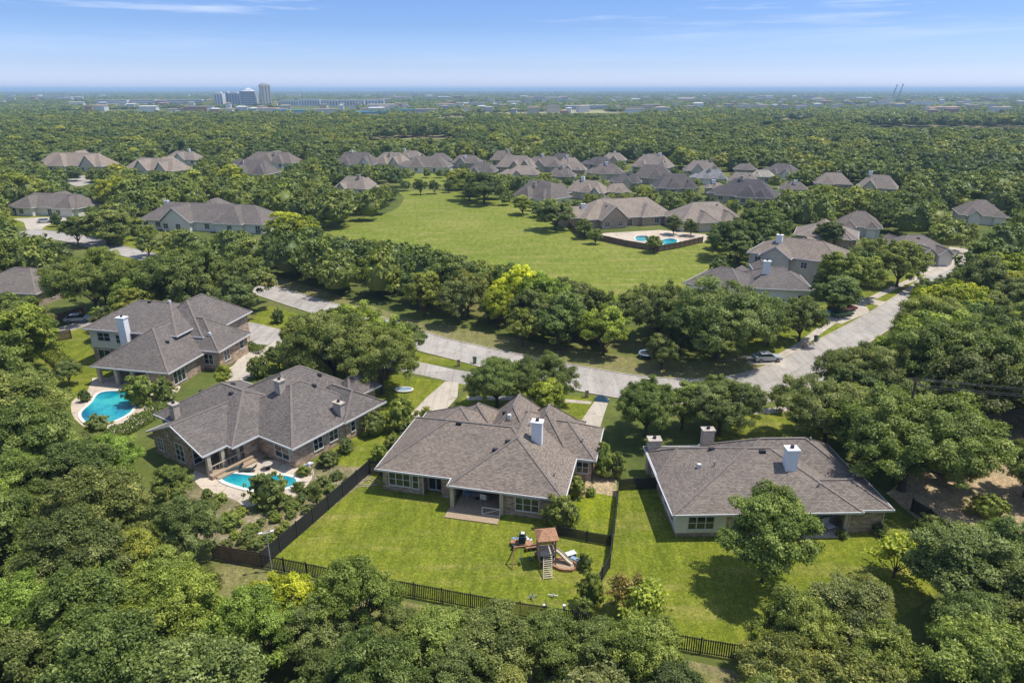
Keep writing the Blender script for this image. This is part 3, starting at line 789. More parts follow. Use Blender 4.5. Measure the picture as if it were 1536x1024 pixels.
def seat_set(org, rot, label, mat='canvas_dark', s=1.0):
    t = empty('patio_chair', org, R(rot), label, 'chair')
    mb = MB(); mb.box(-0.35 * s, -0.35 * s, 0.38, 0.35 * s, 0.35 * s, 0.5); mb.obj('seat', mat, t)
    mb = MB(); mb.bar((-0.35 * s, 0.36 * s, 0.75), (0.35 * s, 0.36 * s, 0.75), 0.08, 0.6); mb.obj('backrest', mat, t)
    for sx in (-1, 1):
        for sy in (-1, 1):
            mb = MB(); mb.bar((0.3 * s * sx, 0.3 * s * sy, 0), (0.3 * s * sx, 0.3 * s * sy, 0.38), 0.05); mb.obj('leg', 'metal_grey', t)
    return t
def patio_table(org, label, mat='metal_grey', r=0.6, h=0.72):
    t = empty('patio_table', org, 0.3, label, 'table')
    mb = MB(); mb.tube([(0, 0, h - 0.05), (0, 0, h)], r, 14); mb.obj('tabletop', mat, t)
    mb = MB(); mb.tube([(0, 0, 0), (0, 0, h - 0.05)], 0.05, 6); mb.tube([(0, 0, 0), (0, 0, 0.03)], r * 0.45, 10); mb.obj('pedestal', 'metal_dark', t)
    return t
o = seat_set((*loc_of(OC, -13, 12.2, 0.6), 0.3), 160, 'white chair in the dark shade of the centre house porch', 'trim')
o = seat_set((*loc_of(OC, -13, 10.2, 1.0), 0.3), 40, 'pale blue chair at the left of the centre house porch', 'blue_plastic')
o = patio_table((*loc_of(OC, -13, 11.3, 0.9), 0.3), 'small round table between the chairs on the centre porch')

# --- left house with kidney pool
OA = (-25.45, 69.79)
hA, wA = house(OA, -33, [
    (-14.6, 0.1, 0, 13.5, 3.0, 7.0, 'w', 6.5, 5.5),
    (-18.3, -7.1, -6.8, 9.0, 3.0, 5.35, 'w', 0, 4.5),
    (-22.0, -6.0, -3.6, 9.4, 3.0, 6.35, 'u', 5.5, 6),
    (-19.0, -4.0, 3.0, 17.0, 3.0, 6.9, 'w', 5.5, 5.5),
    (-9.5, 0.3, 8.0, 15.4, 3.0, 5.5, 'u', 4.0, 2.2),
    (-8.0, -4.0, 13.0, 19.0, 3.0, 5.2, 'w', 2, 2)],
    'large dark grey hip roofed brick house with rubble stone chimneys beside the kidney shaped pool', 'roof_grey', 'brick',
    walls=[(-17.75, -10.6, -6.3, 8, 3.1), (-10.7, -6.9, -1.6, 8, 3.1), (-7.4, -0.45, 0.55, 13, 3.1), (-21.4, -8, -3, 8.8, 3.1), (-18.4, -4.6, 5, 16.4, 3.1), (-8, -0.28, 8.6, 14.8, 3.1), (-7.4, -4.6, 13, 18.4, 3.1)])
window(hA, 'f', -6.3, -16.9, -15.8, 0.8, 2.5, 2, 3)
window(hA, 'f', -6.3, -13.2, -11.5, 0.5, 2.9, 2, 3)
window(hA, 'r', -10.6, -5.9, -3.6, 0.4, 2.6, 2, 3)
window(hA, 'f', -6.3, -14.9, -14.3, 3.3, 3.9, 1, 1)
window(hA, 'f', 0.55, -3.9, -1.3, 0.7, 2.4, 2, 2)
window(hA, 'f', -1.6, -10.0, -8.4, 0.3, 2.6, 1, 1, 'arched_opening')
window(hA, 'r', -0.45, 3.4, 4.9, 0.8, 2.6, 2, 2)
window(hA, 'r', -0.45, 5.9, 7.4, 0.9, 2.6, 2, 2)
window(hA, 'r', -0.28, 9.4, 10.2, 0.9, 2.4, 1, 2)
window(hA, 'r', -0.28, 12.4, 13.4, 1.0, 2.4, 1, 2)
mb = MB()
for (u, v) in ((-7.35, -6.0), (-7.35, -4.2), (-7.35, -2.2)):
    mb = MB(); mb.box(u - 0.22, v - 0.22, 0, u + 0.22, v + 0.22, 3.0); mb.obj('porch_column', 'stone', hA)
mb = MB(); mb.box(-10.6, -6.2, 0, -7.0, -1.6, 0.25); mb.box(-7.0, -6.4, 0, -6.3, 0.4, 0.5); mb.box(-6.3, -6.0, 0, -5.6, 0.4, 0.25)
mb.obj('porch_floor', 'deck', hA)
mb = MB()
for v in [x * 0.5 for x in range(-12, 1)]: mb.bar((-6.9, v, 0.5), (-6.9, v, 1.35), 0.03)
mb.bar((-6.9, -6.1, 1.38), (-6.9, 0.2, 1.38), 0.09); mb.obj('porch_railing', 'wood_pale', hA)
chimney(hA, -8.0, 5.4, 0.95, 0.9, 5.2, 7.7, 'stone')
chimney(hA, -1.2, 8.6, 1.3, 0.7, 3.2, 5.1, 'stone')
chimney(hA, -18.2, -2.9, 1.0, 0.8, 3.0, 5.1, 'stone')
for (u, v, k) in ((-13.3, 2.0, 0), (-16.0, 4.2, 0), (-5.8, 8.9, 0), (-5, 10.4, 0), (-9, 12.6, 0), (-2.2, 12.5, 1), (-15, 9.0, 0), (-18.5, 1.2, 0)): vent(hA, u, v, roof_z(wA, u, v), k)

# --- right house
OR_ = (16.3, 56.73)
hR, wR = house(OR_, 1.5, [
    (-0.6, 18.3, 0, 13.6, 3.0, 6.5, 'u', 9.3, 7.2),
    (6.0, 21.0, 4.5, 13.9, 3.0, 6.3, 'u', 5, 5),
    (12, 21.5, 0.3, 6.6, 3.0, 4.6, 'u', 3, 3.1),
    (-0.5, 9.0, 7.0, 12.4, 3.05, 5.0, 'u', 2.7, 2.7)],
    'warm grey hip roofed house with tall white chimney behind the round lone yard tree', 'roof_warm', 'brick',
    walls=[(0.1, 12.5, 0.6, 13, 3.1), (12.5, 17.5, 2.6, 13, 3.1), (17.2, 20.9, 0.9, 6, 3.1), (7, 20.4, 5, 13.3, 3.1)])
mb = MB(); mb.box(0.02, 0.5, 0.55, 5.0, 0.6, 3.05); mb.box(0.0, 0.6, 0.55, 0.1, 6.5, 3.05); mb.obj('siding', 'siding', hR)
window(hR, 'f', 0.5, 1.1, 3.8, 0.95, 2.5, 3, 2)
window(hR, 'f', 0.6, 5.6, 7.6, 0.7, 2.4, 2, 2)
window(hR, 'f', 0.6, 9.0, 11.2, 0.7, 2.4, 2, 2)
window(hR, 'f', 2.6, 12.7, 13.7, 0.1, 2.4, 1, 1, 'patio_door')
window(hR, 'f', 2.6, 14.4, 16.9, 0.7, 2.5, 2, 2)
window(hR, 'l', 0.0, 1.5, 2.6, 1.0, 2.3, 1, 2)
window(hR, 'l', 0.0, 4.0, 5.2, 1.0, 2.3, 1, 2)
mb = MB(); mb.box(16.95, 0.55, 0, 17.25, 0.85, 3.0); mb.obj('porch_column', 'wood_pale', hR)
mb = MB(); mb.box(12.4, 0.0, -0.1, 17.5, 2.6, 0.14); mb.obj('porch_floor', 'patio', hR)
for P in ([(18.3, 0.0, 2.9), (17.5, 0.7, 2.5), (17.45, 0.7, 0.1)], [(20.95, 0.8, 2.9), (20.95, 0.8, 0.1)]):
    mb = MB(); mb.tube(P, 0.05, 6); mb.obj('downspout', 'trim', hR)
chimney(hR, 12.5, 4.7, 1.15, 1.0, 4.4, 7.45, 'white_paint')
chimney(hR, 0.4, 12.9, 1.4, 1.1, 0, 4.3, 'stone'); chimney(hR, 6.6, 13.2, 1.3, 0.9, 0, 5.3, 'stone')
for (u, v, k) in ((5.6, 8.6, 0), (5.0, 5.6, 1), (3.6, 6.2, 2), (10.2, 6.3, 0), (14.8, 2.6, 1), (14.4, 7.6, 0), (16.5, 9, 1)): vent(hR, u, v, roof_z(wR, u, v), k)
o = seat_set((*loc_of(OR_, 1.5, 15.8, 1.3), 0.14), 20, 'white folding lounger under the right house porch', 'trim', 1.3)
o = seat_set((*loc_of(OR_, 1.5, 14.2, 1.6), 0.14), 100, 'dark porch chair beside the potted plant at the right house', 'canvas_dark')

# --- upper left house with square ended pool
OU = (-50.7, 92.2)
hU, wU = house(OU, -12, [
    (-13.0, 0.4, 0, 16.5, 3.0, 7.4, 'w', 6.4, 6.0),
    (-20.2, -3.0, 7.2, 21.5, 6.0, 9.0, 'u', 5.2, 6),
    (-9.5, 3.1, 8.4, 17.5, 3.4, 7.2, 'u', 6, 5.2),
    (-12.0, -0.6, 10.0, 24.0, 5.0, 9.3, 'w', 5, 5)],
    'two storey brown roofed house with a tall white chimney above the big turquoise pool', 'roof_grey', 'brick',
    walls=[(-12.4, -0.2, 7, 16, 3.1), (-3.4, -0.2, 0.6, 8, 3.1), (-19.6, -3.6, 7.9, 20.9, 6.1), (-8, 2.5, 9, 16.9, 3.5), (-11.4, -1.2, 10.6, 23.4, 5.1)])
mb = MB(); mb.box(-19.65, 7.8, 2.7, -11.9, 7.9, 6.05); mb.box(-19.7, 7.85, 2.7, -19.6, 20.9, 6.05); mb.obj('siding', 'siding', hU)
window(hU, 'f', 7.8, -18.2, -15.8, 3.9, 5.4, 2, 2)
window(hU, 'f', 7.8, -14.8, -12.2, 3.7, 5.2, 2, 2)
window(hU, 'f', 7.9, -18.8, -16.4, 0.2, 2.4, 2, 1, 'garage_opening')
window(hU, 'f', 9.0, -1.0, 1.5, 0.9, 2.7, 3, 2)
window(hU, 'r', 2.5, 10.2, 11.8, 1.0, 2.8, 2, 2)
window(hU, 'r', 2.5, 14.6, 15.8, 1.4, 2.8, 1, 2)
window(hU, 'r', -0.2, 1.5, 4.2, 0.4, 2.5, 3, 2)
window(hU, 'f', 7.0, -9, -5, 0.1, 2.4, 3, 1, 'patio_door')
for (u, v) in ((-12.2, 0.7), (-9.2, 0.7), (-6.4, 0.7), (-3.6, 0.7), (-12.2, 4.5)):
    mb = MB(); mb.box(u - 0.25, v - 0.25, 0, u + 0.25, v + 0.25, 3.0); mb.obj('porch_column', 'stone', hU)
mb = MB(); mb.box(-12.5, 0.3, -0.1, -3.3, 7.2, 0.12); mb.obj('porch_floor', 'patio', hU)
chimney(hU, -12.0, 6.8, 1.35, 1.0, 2.5, 8.5, 'white_paint')
for (u, v, k) in ((0.3, 10.6, 2), (-9.0, 14.2, 2), (-12.6, 14, 0), (-3.5, 5.5, 0), (-6, 22, 2)): vent(hU, u, v, roof_z(wU, u, v), k)

# ------------------------------------------------------------------ the many other houses
def auto_house(x0, v0, x1, v1, D, label, roof='roof_grey', wall='brick', e=3.0, hr=None, seed=0, group=None, ch=None, two=False, pitch=0.42, win=True, wings=2, kp=True):
    rnd = random.Random(seed * 7 + 3)
    a = g(x0, v0, e); b = g(x1, v1, e)
    L = math.hypot(b[0] - a[0], b[1] - a[1]); rot = math.degrees(math.atan2(b[1] - a[1], b[0] - a[0]))
    if v0 < 300: D = min(D, L * rnd.uniform(0.58, 0.72))
    half = min(D, L) / 2
    if v0 < 345 and pitch < 0.6: pitch = rnd.uniform(0.72, 0.95) if v0 < 300 else 0.62
    if v0 < 300 and wings == 2 and rnd.random() < 0.6: wings = 3
    if v0 < 300 and wall == 'brick': wall = rnd.choice(['cream', 'brick_gold', 'siding', 'stone'])
    if v0 < 300 and ch is None and rnd.random() < 0.5: ch = (rnd.uniform(0.25, 0.75), rnd.uniform(0.3, 0.6), 1.2, rnd.choice(['stone', 'white_paint']))
    h = hr if hr else e + half * pitch
    W = [(0, L, 0, D, e, h, 'u', D * rnd.uniform(0.36, 0.5), D * rnd.uniform(0.36, 0.5))] if L > D * 1.1 else [(0, L, 0, D, e, h, 'u', L * 0.42, L * 0.42)]
    if wings >= 1:
        k = rnd.uniform(0.12, 0.4) * L; wd = min(rnd.uniform(0.26, 0.36) * L, 11)
        W.append((k, k + wd, -rnd.uniform(1.0, 2.4), D * 0.8, e, min(h - 0.2, e + wd * 0.5 * (pitch + 0.25)), 'w', rnd.choice([0, wd * 0.45, wd * 0.45]), wd * 0.45))
    if wings >= 2:
        k = rnd.uniform(0.58, 0.68) * L; wd = min(rnd.uniform(0.24, 0.3) * L, 10)
        W.append((k, k + wd, -rnd.uniform(0.6, 1.8), D * 0.9, e, min(h - 0.1, e + wd * 0.5 * (pitch + 0.3)), 'w', rnd.choice([0, wd * 0.4, wd * 0.5]), wd * 0.45))
    k = rnd.uniform(0.25, 0.4) * L; wd = 0.34 * L
    W.append((k, k + wd, D * 0.3, D * rnd.uniform(1.25, 1.7), e, min(h + 0.7, e + wd * 0.5 * (pitch + 0.2)), 'w', wd * 0.4, wd * 0.4))
    if wings >= 3:
        W.append((-0.18 * L, 0.3 * L, D * 0.25, D * 0.85, e, e + D * 0.3 * 0.62, 'u', D * 0.28, D * 0.28))
    root, Wn = house(a, rot, W, label, roof, wall, caps=D > 5 and v0 > 330, seed=seed, vents=2 if v0 > 262 else 1, group=group, kp=kp)
    if win:
        nwin = max(2, int(L / 4.2))
        for i in range(nwin):
            u = L * (i + 0.5) / nwin; c = INS
            for q in Wn[1:3]:
                if q[0] - 0.9 < u < q[1] + 0.9:
                    c = None
                    if q[0] + 1.5 < u < q[1] - 1.5 and wings: c = q[2] + INS
            if c is None: continue
            window(root, 'f', c - 0.02, u - 0.85, u + 0.85, 0.8 if i % 3 else 0.1, 2.4, 2, 2)
        if two:
            for i in range(nwin): window(root, 'f', INS - 0.02, L * (i + 0.5) / nwin - 0.7, L * (i + 0.5) / nwin + 0.7, 3.6, 5.0, 2, 2)
        for v in (0.3, 0.7): window(root, 'r', L - INS + 0.02, D * v - 0.7, D * v + 0.7, 0.9, 2.3, 2, 2)
    if ch:
        u, v = ch[0] * L, ch[1] * D; z = roof_z(Wn, u, v)
        chimney(root, u, v, 1.3, 1.0, z - 1.0, z + ch[2], ch[3])
    return root

HS = [
 # x0,v0,x1,v1,depth,label,kwargs
 (52, 248, 152, 250, 15, 'wide pale grey house among the trees at the far left', dict(roof='roof_tan', wall='cream', wings=2)),
 (184, 253, 258, 257, 14, 'grey roofed house half hidden right of the farthest left house', dict(roof='roof_tan', wall='cream')),
 (243, 239, 292, 240, 12, 'small roof peeping between round trees behind its grey roofed neighbour at far left', dict(roof='roof_tan', wings=1)),
 (361, 243, 438, 245, 14, 'broad grey roof behind the trees, upper left of the meadow', dict(roof='roof_grey')),
 (330, 260, 400, 262, 14, 'grey house with pale front and a bright green lawn tree, upper left of the meadow', dict(roof='roof_grey', wall='siding')),
 (10, 309, 116, 313, 13, 'white walled long house above the pale turning drive at far left', dict(roof='roof_grey', wall='siding', pitch=0.45)),
 (207, 329, 394, 337, 15, 'very long grey roofed house with a white gable end left of the meadow', dict(roof='roof_grey', wall='siding', pitch=0.5, wings=2, ch=(0.1, 0.6, 1.5, 'white_paint'))),
 (-60, 436, 54, 441, 15, 'brown roofed brick house cut off by the left edge of the picture', dict(roof='roof_grey', wall='brick_gold', pitch=0.45, wings=0)),
 (500, 281, 548, 284, 13, 'small grey roofed house alone in the trees at the left head of the meadow', dict(roof='roof_tan', wall='siding', wings=1)),
 (500, 246, 560, 247, 13, 'leftmost grey house in the far row beyond the upper lawn', dict(roof='roof_grey', wall='siding')),
 (556, 244, 604, 246, 12, 'far row house with a pale gable, second from the left', dict(roof='roof_tan', wall='cream')),
 (605, 250, 672, 251, 13, 'grey house with light walls directly behind the upper lawn', dict(roof='roof_grey', wall='siding')),
 (676, 244, 720, 245, 12, 'far row house right of the one behind the upper lawn', dict(roof='roof_grey')),
 (700, 257, 742, 258, 12, 'dark windowed grey house in front of its far row neighbours, right of the upper lawn', dict(roof='roof_grey', wall='stone')),
 (742, 250, 800, 252, 12, 'middle grey roofed house of the dense far cluster', dict(roof='roof_tan')),
 (735, 240, 775, 240, 11, 'small roof at the very back of the dense far cluster', dict(roof='roof_grey', wings=1)),
 (786, 249, 842, 250, 12, 'grey hipped house in the middle of the far cluster left of the pale roofs', dict(roof='roof_grey')),
 (826, 240, 862, 240, 11, 'small dark roof at the back of the cluster near the centre', dict(roof='roof_dark', wings=1)),
 (838, 254, 878, 255, 12, 'brown grey house beside the pale flowering crown in the cluster', dict(roof='roof_tan')),
 (880, 246, 920, 246, 12, 'back row house with a dark ridge right of the cluster centre', dict(roof='roof_dark')),
 (886, 260, 936, 261, 13, 'house with pinkish walls behind the big tan roofed pair', dict(roof='roof_grey', wall='cream')),
 (946, 249, 1002, 252, 13, 'pale tan roofed house at the back of the right cluster', dict(roof='roof_tan', wall='cream')),
 (948, 266, 1010, 268, 13, 'steep brown grey roofed house with white dish in the right cluster', dict(roof='roof_grey')),
 (920, 273, 962, 274, 12, 'low dark roofed house in the right cluster', dict(roof='roof_dark')),
 (984, 282, 1050, 282, 12, 'long charcoal roofed house above the tan pair', dict(roof='roof_dark', wall='stone')),
 (1026, 256, 1082, 257, 12, 'pale tan house behind the bluish roof', dict(roof='roof_tan', wall='cream')),
 (1044, 267, 1092, 268, 12, 'bluish grey roofed house in the right cluster', dict(roof='roof_blue', wall='siding')),
 (1090, 271, 1136, 273, 12, 'tan roofed house right of the bluish roof', dict(roof='roof_tan')),
 (1122, 264, 1160, 266, 11, 'cream coloured roof standing out pale in the right cluster', dict(roof='roof_pale', wall='cream', wings=1)),
 (1142, 258, 1192, 262, 13, 'grey house behind the cream coloured roof', dict(roof='roof_grey')),
 (1072, 292, 1162, 298, 15, 'dark blue grey roofed house with deep shaded porch', dict(roof='roof_dark', wall='stone', pitch=0.5)),
 (768, 292, 826, 300, 13, 'grey house with a cream gable at the right head of the meadow', dict(roof='roof_grey', wall='siding', pitch=0.5)),
 (846, 286, 905, 290, 13, 'tan grey house with white skylights behind the cream gable house', dict(roof='roof_tan', wall='cream', pitch=0.5)),
 (878, 330, 1012, 322, 16, 'big tan grey hip roofed house above the small pools and dark fence', dict(roof='roof_tan', wall='brick_gold', pitch=0.5, wings=3, ch=(0.08, 0.5, 1.2, 'white_paint'))),
 (1022, 334, 1118, 330, 16, 'tan hip roofed house just right of the one above the small pools', dict(roof='roof_tan', wall='cream', pitch=0.45)),
 (1120, 378, 1262, 396, 15, 'two storey tan house with a narrow white chimney by the right street', dict(roof='roof_warm', wall='cream', e=5.8, pitch=0.42, two=True, wings=1, ch=(0.28, 0.35, 1.6, 'white_paint'))),
 (1024, 424, 1118, 440, 14, 'grey hip roofed house with a long back wing at the lower meadow end', dict(roof='roof_grey', wall='siding', pitch=0.45, wings=1, e=3.2)),
 (1124, 432, 1222, 436, 13, 'grey roofed pale walled house with a big white chimney behind the street trees', dict(roof='roof_grey', wall='siding', e=3.6, pitch=0.5, wings=0, ch=(0.3, 0.35, 2.4, 'white_paint'))),
 (1190, 352, 1288, 360, 14, 'grey tan hip roofed house behind the two storey house', dict(roof='roof_tan', wall='brick')),
 (1254, 338, 1324, 343, 13, 'grey house with a blue lit front porch among the right street trees', dict(roof='roof_grey', wall='siding')),
 (1344, 381, 1436, 380, 14, 'grey hip roofed house with white arched windows beside the right street', dict(roof='roof_grey', wall='siding', pitch=0.5)),
 (1440, 322, 1514, 326, 14, 'pale walled grey roofed house near the right edge of the picture', dict(roof='roof_grey', wall='siding')),
 (1222, 275, 1280, 277, 12, 'tan roof in the treeline, left of a similar one, upper right', dict(roof='roof_tan', wings=1)),
 (1282, 280, 1346, 284, 12, 'tan roof half sunk in the treeline, farther right of a similar one', dict(roof='roof_tan', wings=1)),
 (640, 241, 676, 241, 11, 'small grey roof between the far row houses behind the upper lawn', dict(roof='roof_grey', wings=1)),
 (760, 262, 812, 262, 12, 'brown grey house at the left front of the far cluster', dict(roof='roof_tan', wall='cream')),
 (820, 264, 862, 265, 11, 'house wedged between the cream gable house and the far cluster', dict(roof='roof_grey')),
 (908, 288, 946, 288, 11, 'small tan roof left of the charcoal roofed house', dict(roof='roof_tan', wings=1)),
 (962, 240, 1000, 240, 11, 'small grey roof behind the pale tan one at the back', dict(roof='roof_grey', wings=1)),
 (900, 240, 938, 241, 11, 'grey roof at the back edge of the cluster by the forest', dict(roof='roof_tan', wings=1)),
 (1100, 254, 1136, 255, 11, 'grey hipped roof behind the cream coloured one', dict(roof='roof_grey', wings=1)),
 (1168, 283, 1212, 285, 12, 'grey roof right of the dark blue grey house', dict(roof='roof_grey', wings=1)),
 (1060, 282, 1090, 282, 10, 'little tan roof between the charcoal and the dark blue grey roofs', dict(roof='roof_tan', wings=1)),
 (590, 236, 630, 237, 11, 'rear grey roof above the left end of the upper lawn', dict(roof='roof_tan', wings=1)),
 (838, 246, 872, 246, 11, 'tan roof squeezed behind the brown grey cluster house', dict(roof='roof_tan', wings=1)),
]
for i, (x0, v0, x1, v1, D, lb, kw) in enumerate(HS):
    auto_house(x0, v0, x1, v1, D, lb, seed=i + 11, **kw)
# front of the cream gable house etc. need open ground
keep([(870, 338), (905, 335), (1010, 322), (1062, 345), (1060, 352), (905, 352)])
#--PART2--
# ------------------------------------------------------------------ far town on the plain
M['office'] = plain('pale_office_wall', (0.70, 0.68, 0.67), 0.8, 0.1, 0.05)
M['office_dark'] = plain('grey_office_wall', (0.42, 0.44, 0.48), 0.7, 0.1, 0.05)
M['office_white'] = plain('white_block_wall', (0.62, 0.62, 0.61), 0.8, 0.08, 0.02)
M['terracotta'] = plain('terracotta_roof', (0.42, 0.27, 0.20), 0.8, 0.15, 0.05)
M['tinted'] = plain('tinted_glass', (0.20, 0.24, 0.30), 0.3, 0.2, 0.05)
M['teal'] = plain('teal_roof', (0.10, 0.33, 0.42), 0.6, 0.1, 0.05)
def tower(u0, u1, vt, vb, depth, mat, label, floors, cat='office building', name='office_building', roofbits=True, vert=False, glassmat='tinted'):
    a = g(u0, vb); b = g(u1, vb); y = a[1]; W = b[0] - a[0]
    ang = math.atan((vt - 512) / F) + PITCH
    H = CAM_H - y * math.tan(ang)
    big_ = H > 45
    if big_: W *= 0.74; depth *= 0.74
    t = empty(name, ((a[0] + b[0]) / 2 + (depth * 0.27 if big_ else 0), y, 0), R(33) if big_ else R(6), label, cat)
    mb = MB(); mb.box(-W / 2, 0, 0, W / 2, depth, H); mb.obj('wall', mat, t)
    if vert:
        n = vert
        for i in range(n):
            x = -W / 2 + W * (i + 0.5) / n
            mb = MB(); mb.box(x - W / n * 0.2, -0.6, 3, x + W / n * 0.2, 0, H - 4); mb.obj('window_strip', glassmat, t)
    else:
        for i in range(floors):
            z = H * (i + 0.35) / floors
            mb = MB(); mb.box(-W / 2 + 1, -0.5, z, W / 2 - 1, 0, z + H / floors * 0.42); mb.obj('window_strip', glassmat, t)
    if roofbits:
        mb = MB(); mb.box(-W * 0.3, depth * 0.2, H, W * 0.25, depth * 0.8, H + 3.5); mb.obj('roof_plant', 'office_white', t)
    keep([(u0, vt), (u1, vt), (u1, vb - 1), (u0, vb - 1)], y)
    return t
tower(389, 407.5, 127, 159, 30, 'cream', 'tallest pale slab tower of the far skyline', 0, vert=3)
tower(362, 384, 137, 159, 35, 'office_dark', 'bluish glass tower with a pointed top just left of the tallest tower', 7)
tower(345, 361, 140, 158, 30, 'office_dark', 'grey mid rise block in the middle of the far skyline group', 0, vert=4)
tower(336, 345, 139, 157.5, 30, 'office_dark', 'narrow dark mid rise block beside the leftmost tower', 0, vert=2)
tower(323, 335, 140, 158, 30, 'office', 'leftmost grey tower of the far skyline group', 0, vert=3)
mb = MB(); mb.v = []; x0, y0 = g(373, 159); 
sp = MB(); sp.add([(-14, -14, 0), (14, -14, 0), (14, 14, 0), (-14, 14, 0), (0, 0, 9)], [(0, 1, 4), (1, 2, 4), (2, 3, 4), (3, 0, 4), (3, 2, 1, 0)])
for o_ in [q for q in bpy.data.objects if q.get('label', '').startswith('bluish glass tower')]:
    r_ = sp.obj('roof', 'office_white', o_); r_.location = (0, 18, CAM_H - o_.location.y * math.tan(math.atan((137 - 512) / F) + PITCH) + 0.01)
tower(146, 190, 150, 156, 20, 'office_white', 'long white block at the far left of the town', 2, 'warehouse', 'warehouse', False)
tower(198, 232, 149.5, 156, 20, 'office_white', 'cream long block left of the skyline towers', 2, 'warehouse', 'warehouse', False)
tower(236, 302, 149.5, 155.5, 20, 'office', 'very long pale block between the left sheds and the towers', 2, 'warehouse', 'warehouse', False)
tower(421, 448, 150.5, 159, 20, 'office_white', 'white slab block right of the tallest tower', 0, 'apartment block', 'apartment_block', False, 7)
tower(449, 480, 149, 159.5, 20, 'office', 'grey white slab block, second right of the tallest tower', 0, 'apartment block', 'apartment_block', False, 8)
tower(482, 546, 150, 160, 20, 'office_white', 'longest white apartment slab right of the skyline', 0, 'apartment block', 'apartment_block', False, 15)
tower(548, 576, 149.5, 159.5, 20, 'office', 'right end apartment slab of the long white row', 0, 'apartment block', 'apartment_block', False, 6)
tower(849, 872, 158.5, 164.5, 25, 'office_white', 'left pale hangar right of the picture centre on the plain', 2, 'warehouse', 'warehouse', False)
tower(874, 893, 158, 164.5, 25, 'office', 'middle pale hangar right of the picture centre on the plain', 2, 'warehouse', 'warehouse', False)
tower(895, 911, 158, 163.5, 25, 'office_white', 'right pale hangar right of the picture centre on the plain', 2, 'warehouse', 'warehouse', False)
for (ub, vb_, ut, vt_, lb) in ((1337, 150, 1341.5, 128, 'left leaning red white mast on the right horizon'), (1345.5, 151, 1350, 127, 'right leaning red white mast on the right horizon')):
    a = g(ub, vb_); H = CAM_H - a[1] * math.tan(math.atan((vt_ - 512) / F) + PITCH); dx = (ut - ub) / F * a[1]
    t = empty('mast', (a[0], a[1], 0), 0, lb, 'mast')
    mb = MB(); mb.tube([(0, 0, 0), (dx * 0.8, 0, H * 0.8)], [2.6, 2.2], 8); mb.obj('shaft', 'roof_pale', t)
    mb = MB(); mb.tube([(dx * 0.8, 0, H * 0.8), (dx, 0, H)], [2.2, 2.2], 8); mb.tube([(dx, 0, H), (dx * 1.02, 0, H + 2.5)], [3.2, 3.2], 8); mb.obj('tip', 'office_white', t)
rt = random.Random(41)
ZONES = [(0, 420, 146, 160, 60, 'at the left horizon'), (130, 420, 157, 172, 50, 'in front of the skyline towers'), (420, 700, 146, 174, 95, 'right of the skyline towers'),
         (700, 1030, 146, 174, 85, 'on the plain above the picture centre'), (1030, 1300, 149, 167, 80, 'on the plain right of centre'), (1300, 1536, 150, 176, 45, 'at the right horizon')]
KINDS_ = [('office_white', 'white'), ('office', 'pale grey'), ('cream', 'cream'), ('terracotta', 'reddish'), ('office_dark', 'slate grey')]
for (ua, ub, va, vb, n, where) in ZONES:
    for i in range(n):
        v = va + (vb - va) * rt.random() ** 1.3; u = rt.uniform(ua, ub)
        x, y = g(u, v)
        if any(k[5] < 1e8 and k[1] - 2 < u < k[2] + 2 and k[3] - 3 < v < k[4] + 4 for k in KEEP if k[4] < 180): continue
        mt, mn = rt.choice(KINDS_ + KINDS_[:2])
        if 0.85 > rt.random(): W = rt.uniform(9, 24)
        else: W = rt.uniform(28, 60)
        W *= 1 + (y > 2500) * 0.8; H = rt.uniform(8, 13) * (1 + 0.2 * (y > 2500)); D = rt.uniform(9, 14)
        t = empty('low_building', (x, y, 0), rt.uniform(-0.3, 0.3), f'tiny {mn} low building {where}', 'building', f'{mn} low buildings {where}')
        mb = MB(); mb.box(-W / 2, -D / 2, 0, W / 2, D / 2, H); mb.obj('wall', mt, t)
        mb = MB(); mb.add([(-W / 2 - 1, -D / 2 - 1, H + 0.01), (W / 2 + 1, -D / 2 - 1, H + 0.01), (W / 2 + 1, D / 2 + 1, H + 0.01), (-W / 2 - 1, D / 2 + 1, H + 0.01), (-W / 2 + D * 0.4, 0, H + D * 0.12), (W / 2 - D * 0.4, 0, H + D * 0.12)], [(0, 1, 5, 4), (2, 3, 4, 5), (3, 0, 4), (1, 2, 5), (3, 2, 1, 0)])
        mb.obj('roof', rt.choice(['office_white', 'roof_grey', 'terracotta', 'roof_tan', 'roof_pale', 'roof_tan']), t)
        pw = W * 0.5 / max(y, 1) * F
        p = px(x, y, H * 0.5); keep([(p[0] - pw, p[1] - H / y * 500), (p[0] + pw, p[1] - H / y * 500), (p[0] + pw, p[1]), (p[0] - pw, p[1])], y)
for (u, v, W, lb) in ((620, 171, 60, 'teal roofed low building left of the plain centre'), (448, 172, 70, 'bright teal roofed shed right of the towers'), (560, 175, 55, 'teal roofed shed by the far treeline')):
    x, y = g(u, v); t = empty('low_building', (x, y, 0), 0.1, lb, 'building')
    mb = MB(); mb.box(-W / 2, -9, 0, W / 2, 9, 6); mb.obj('wall', 'office_white', t); mb = MB(); mb.box(-W / 2 - 1, -10, 6, W / 2 + 1, 10, 8); mb.obj('roof', 'teal', t)
    p = px(x, y, 4); keep([(p[0] - 10, p[1] - 2), (p[0] + 10, p[1] - 2), (p[0] + 10, p[1] + 1), (p[0] - 10, p[1] + 1)], y)

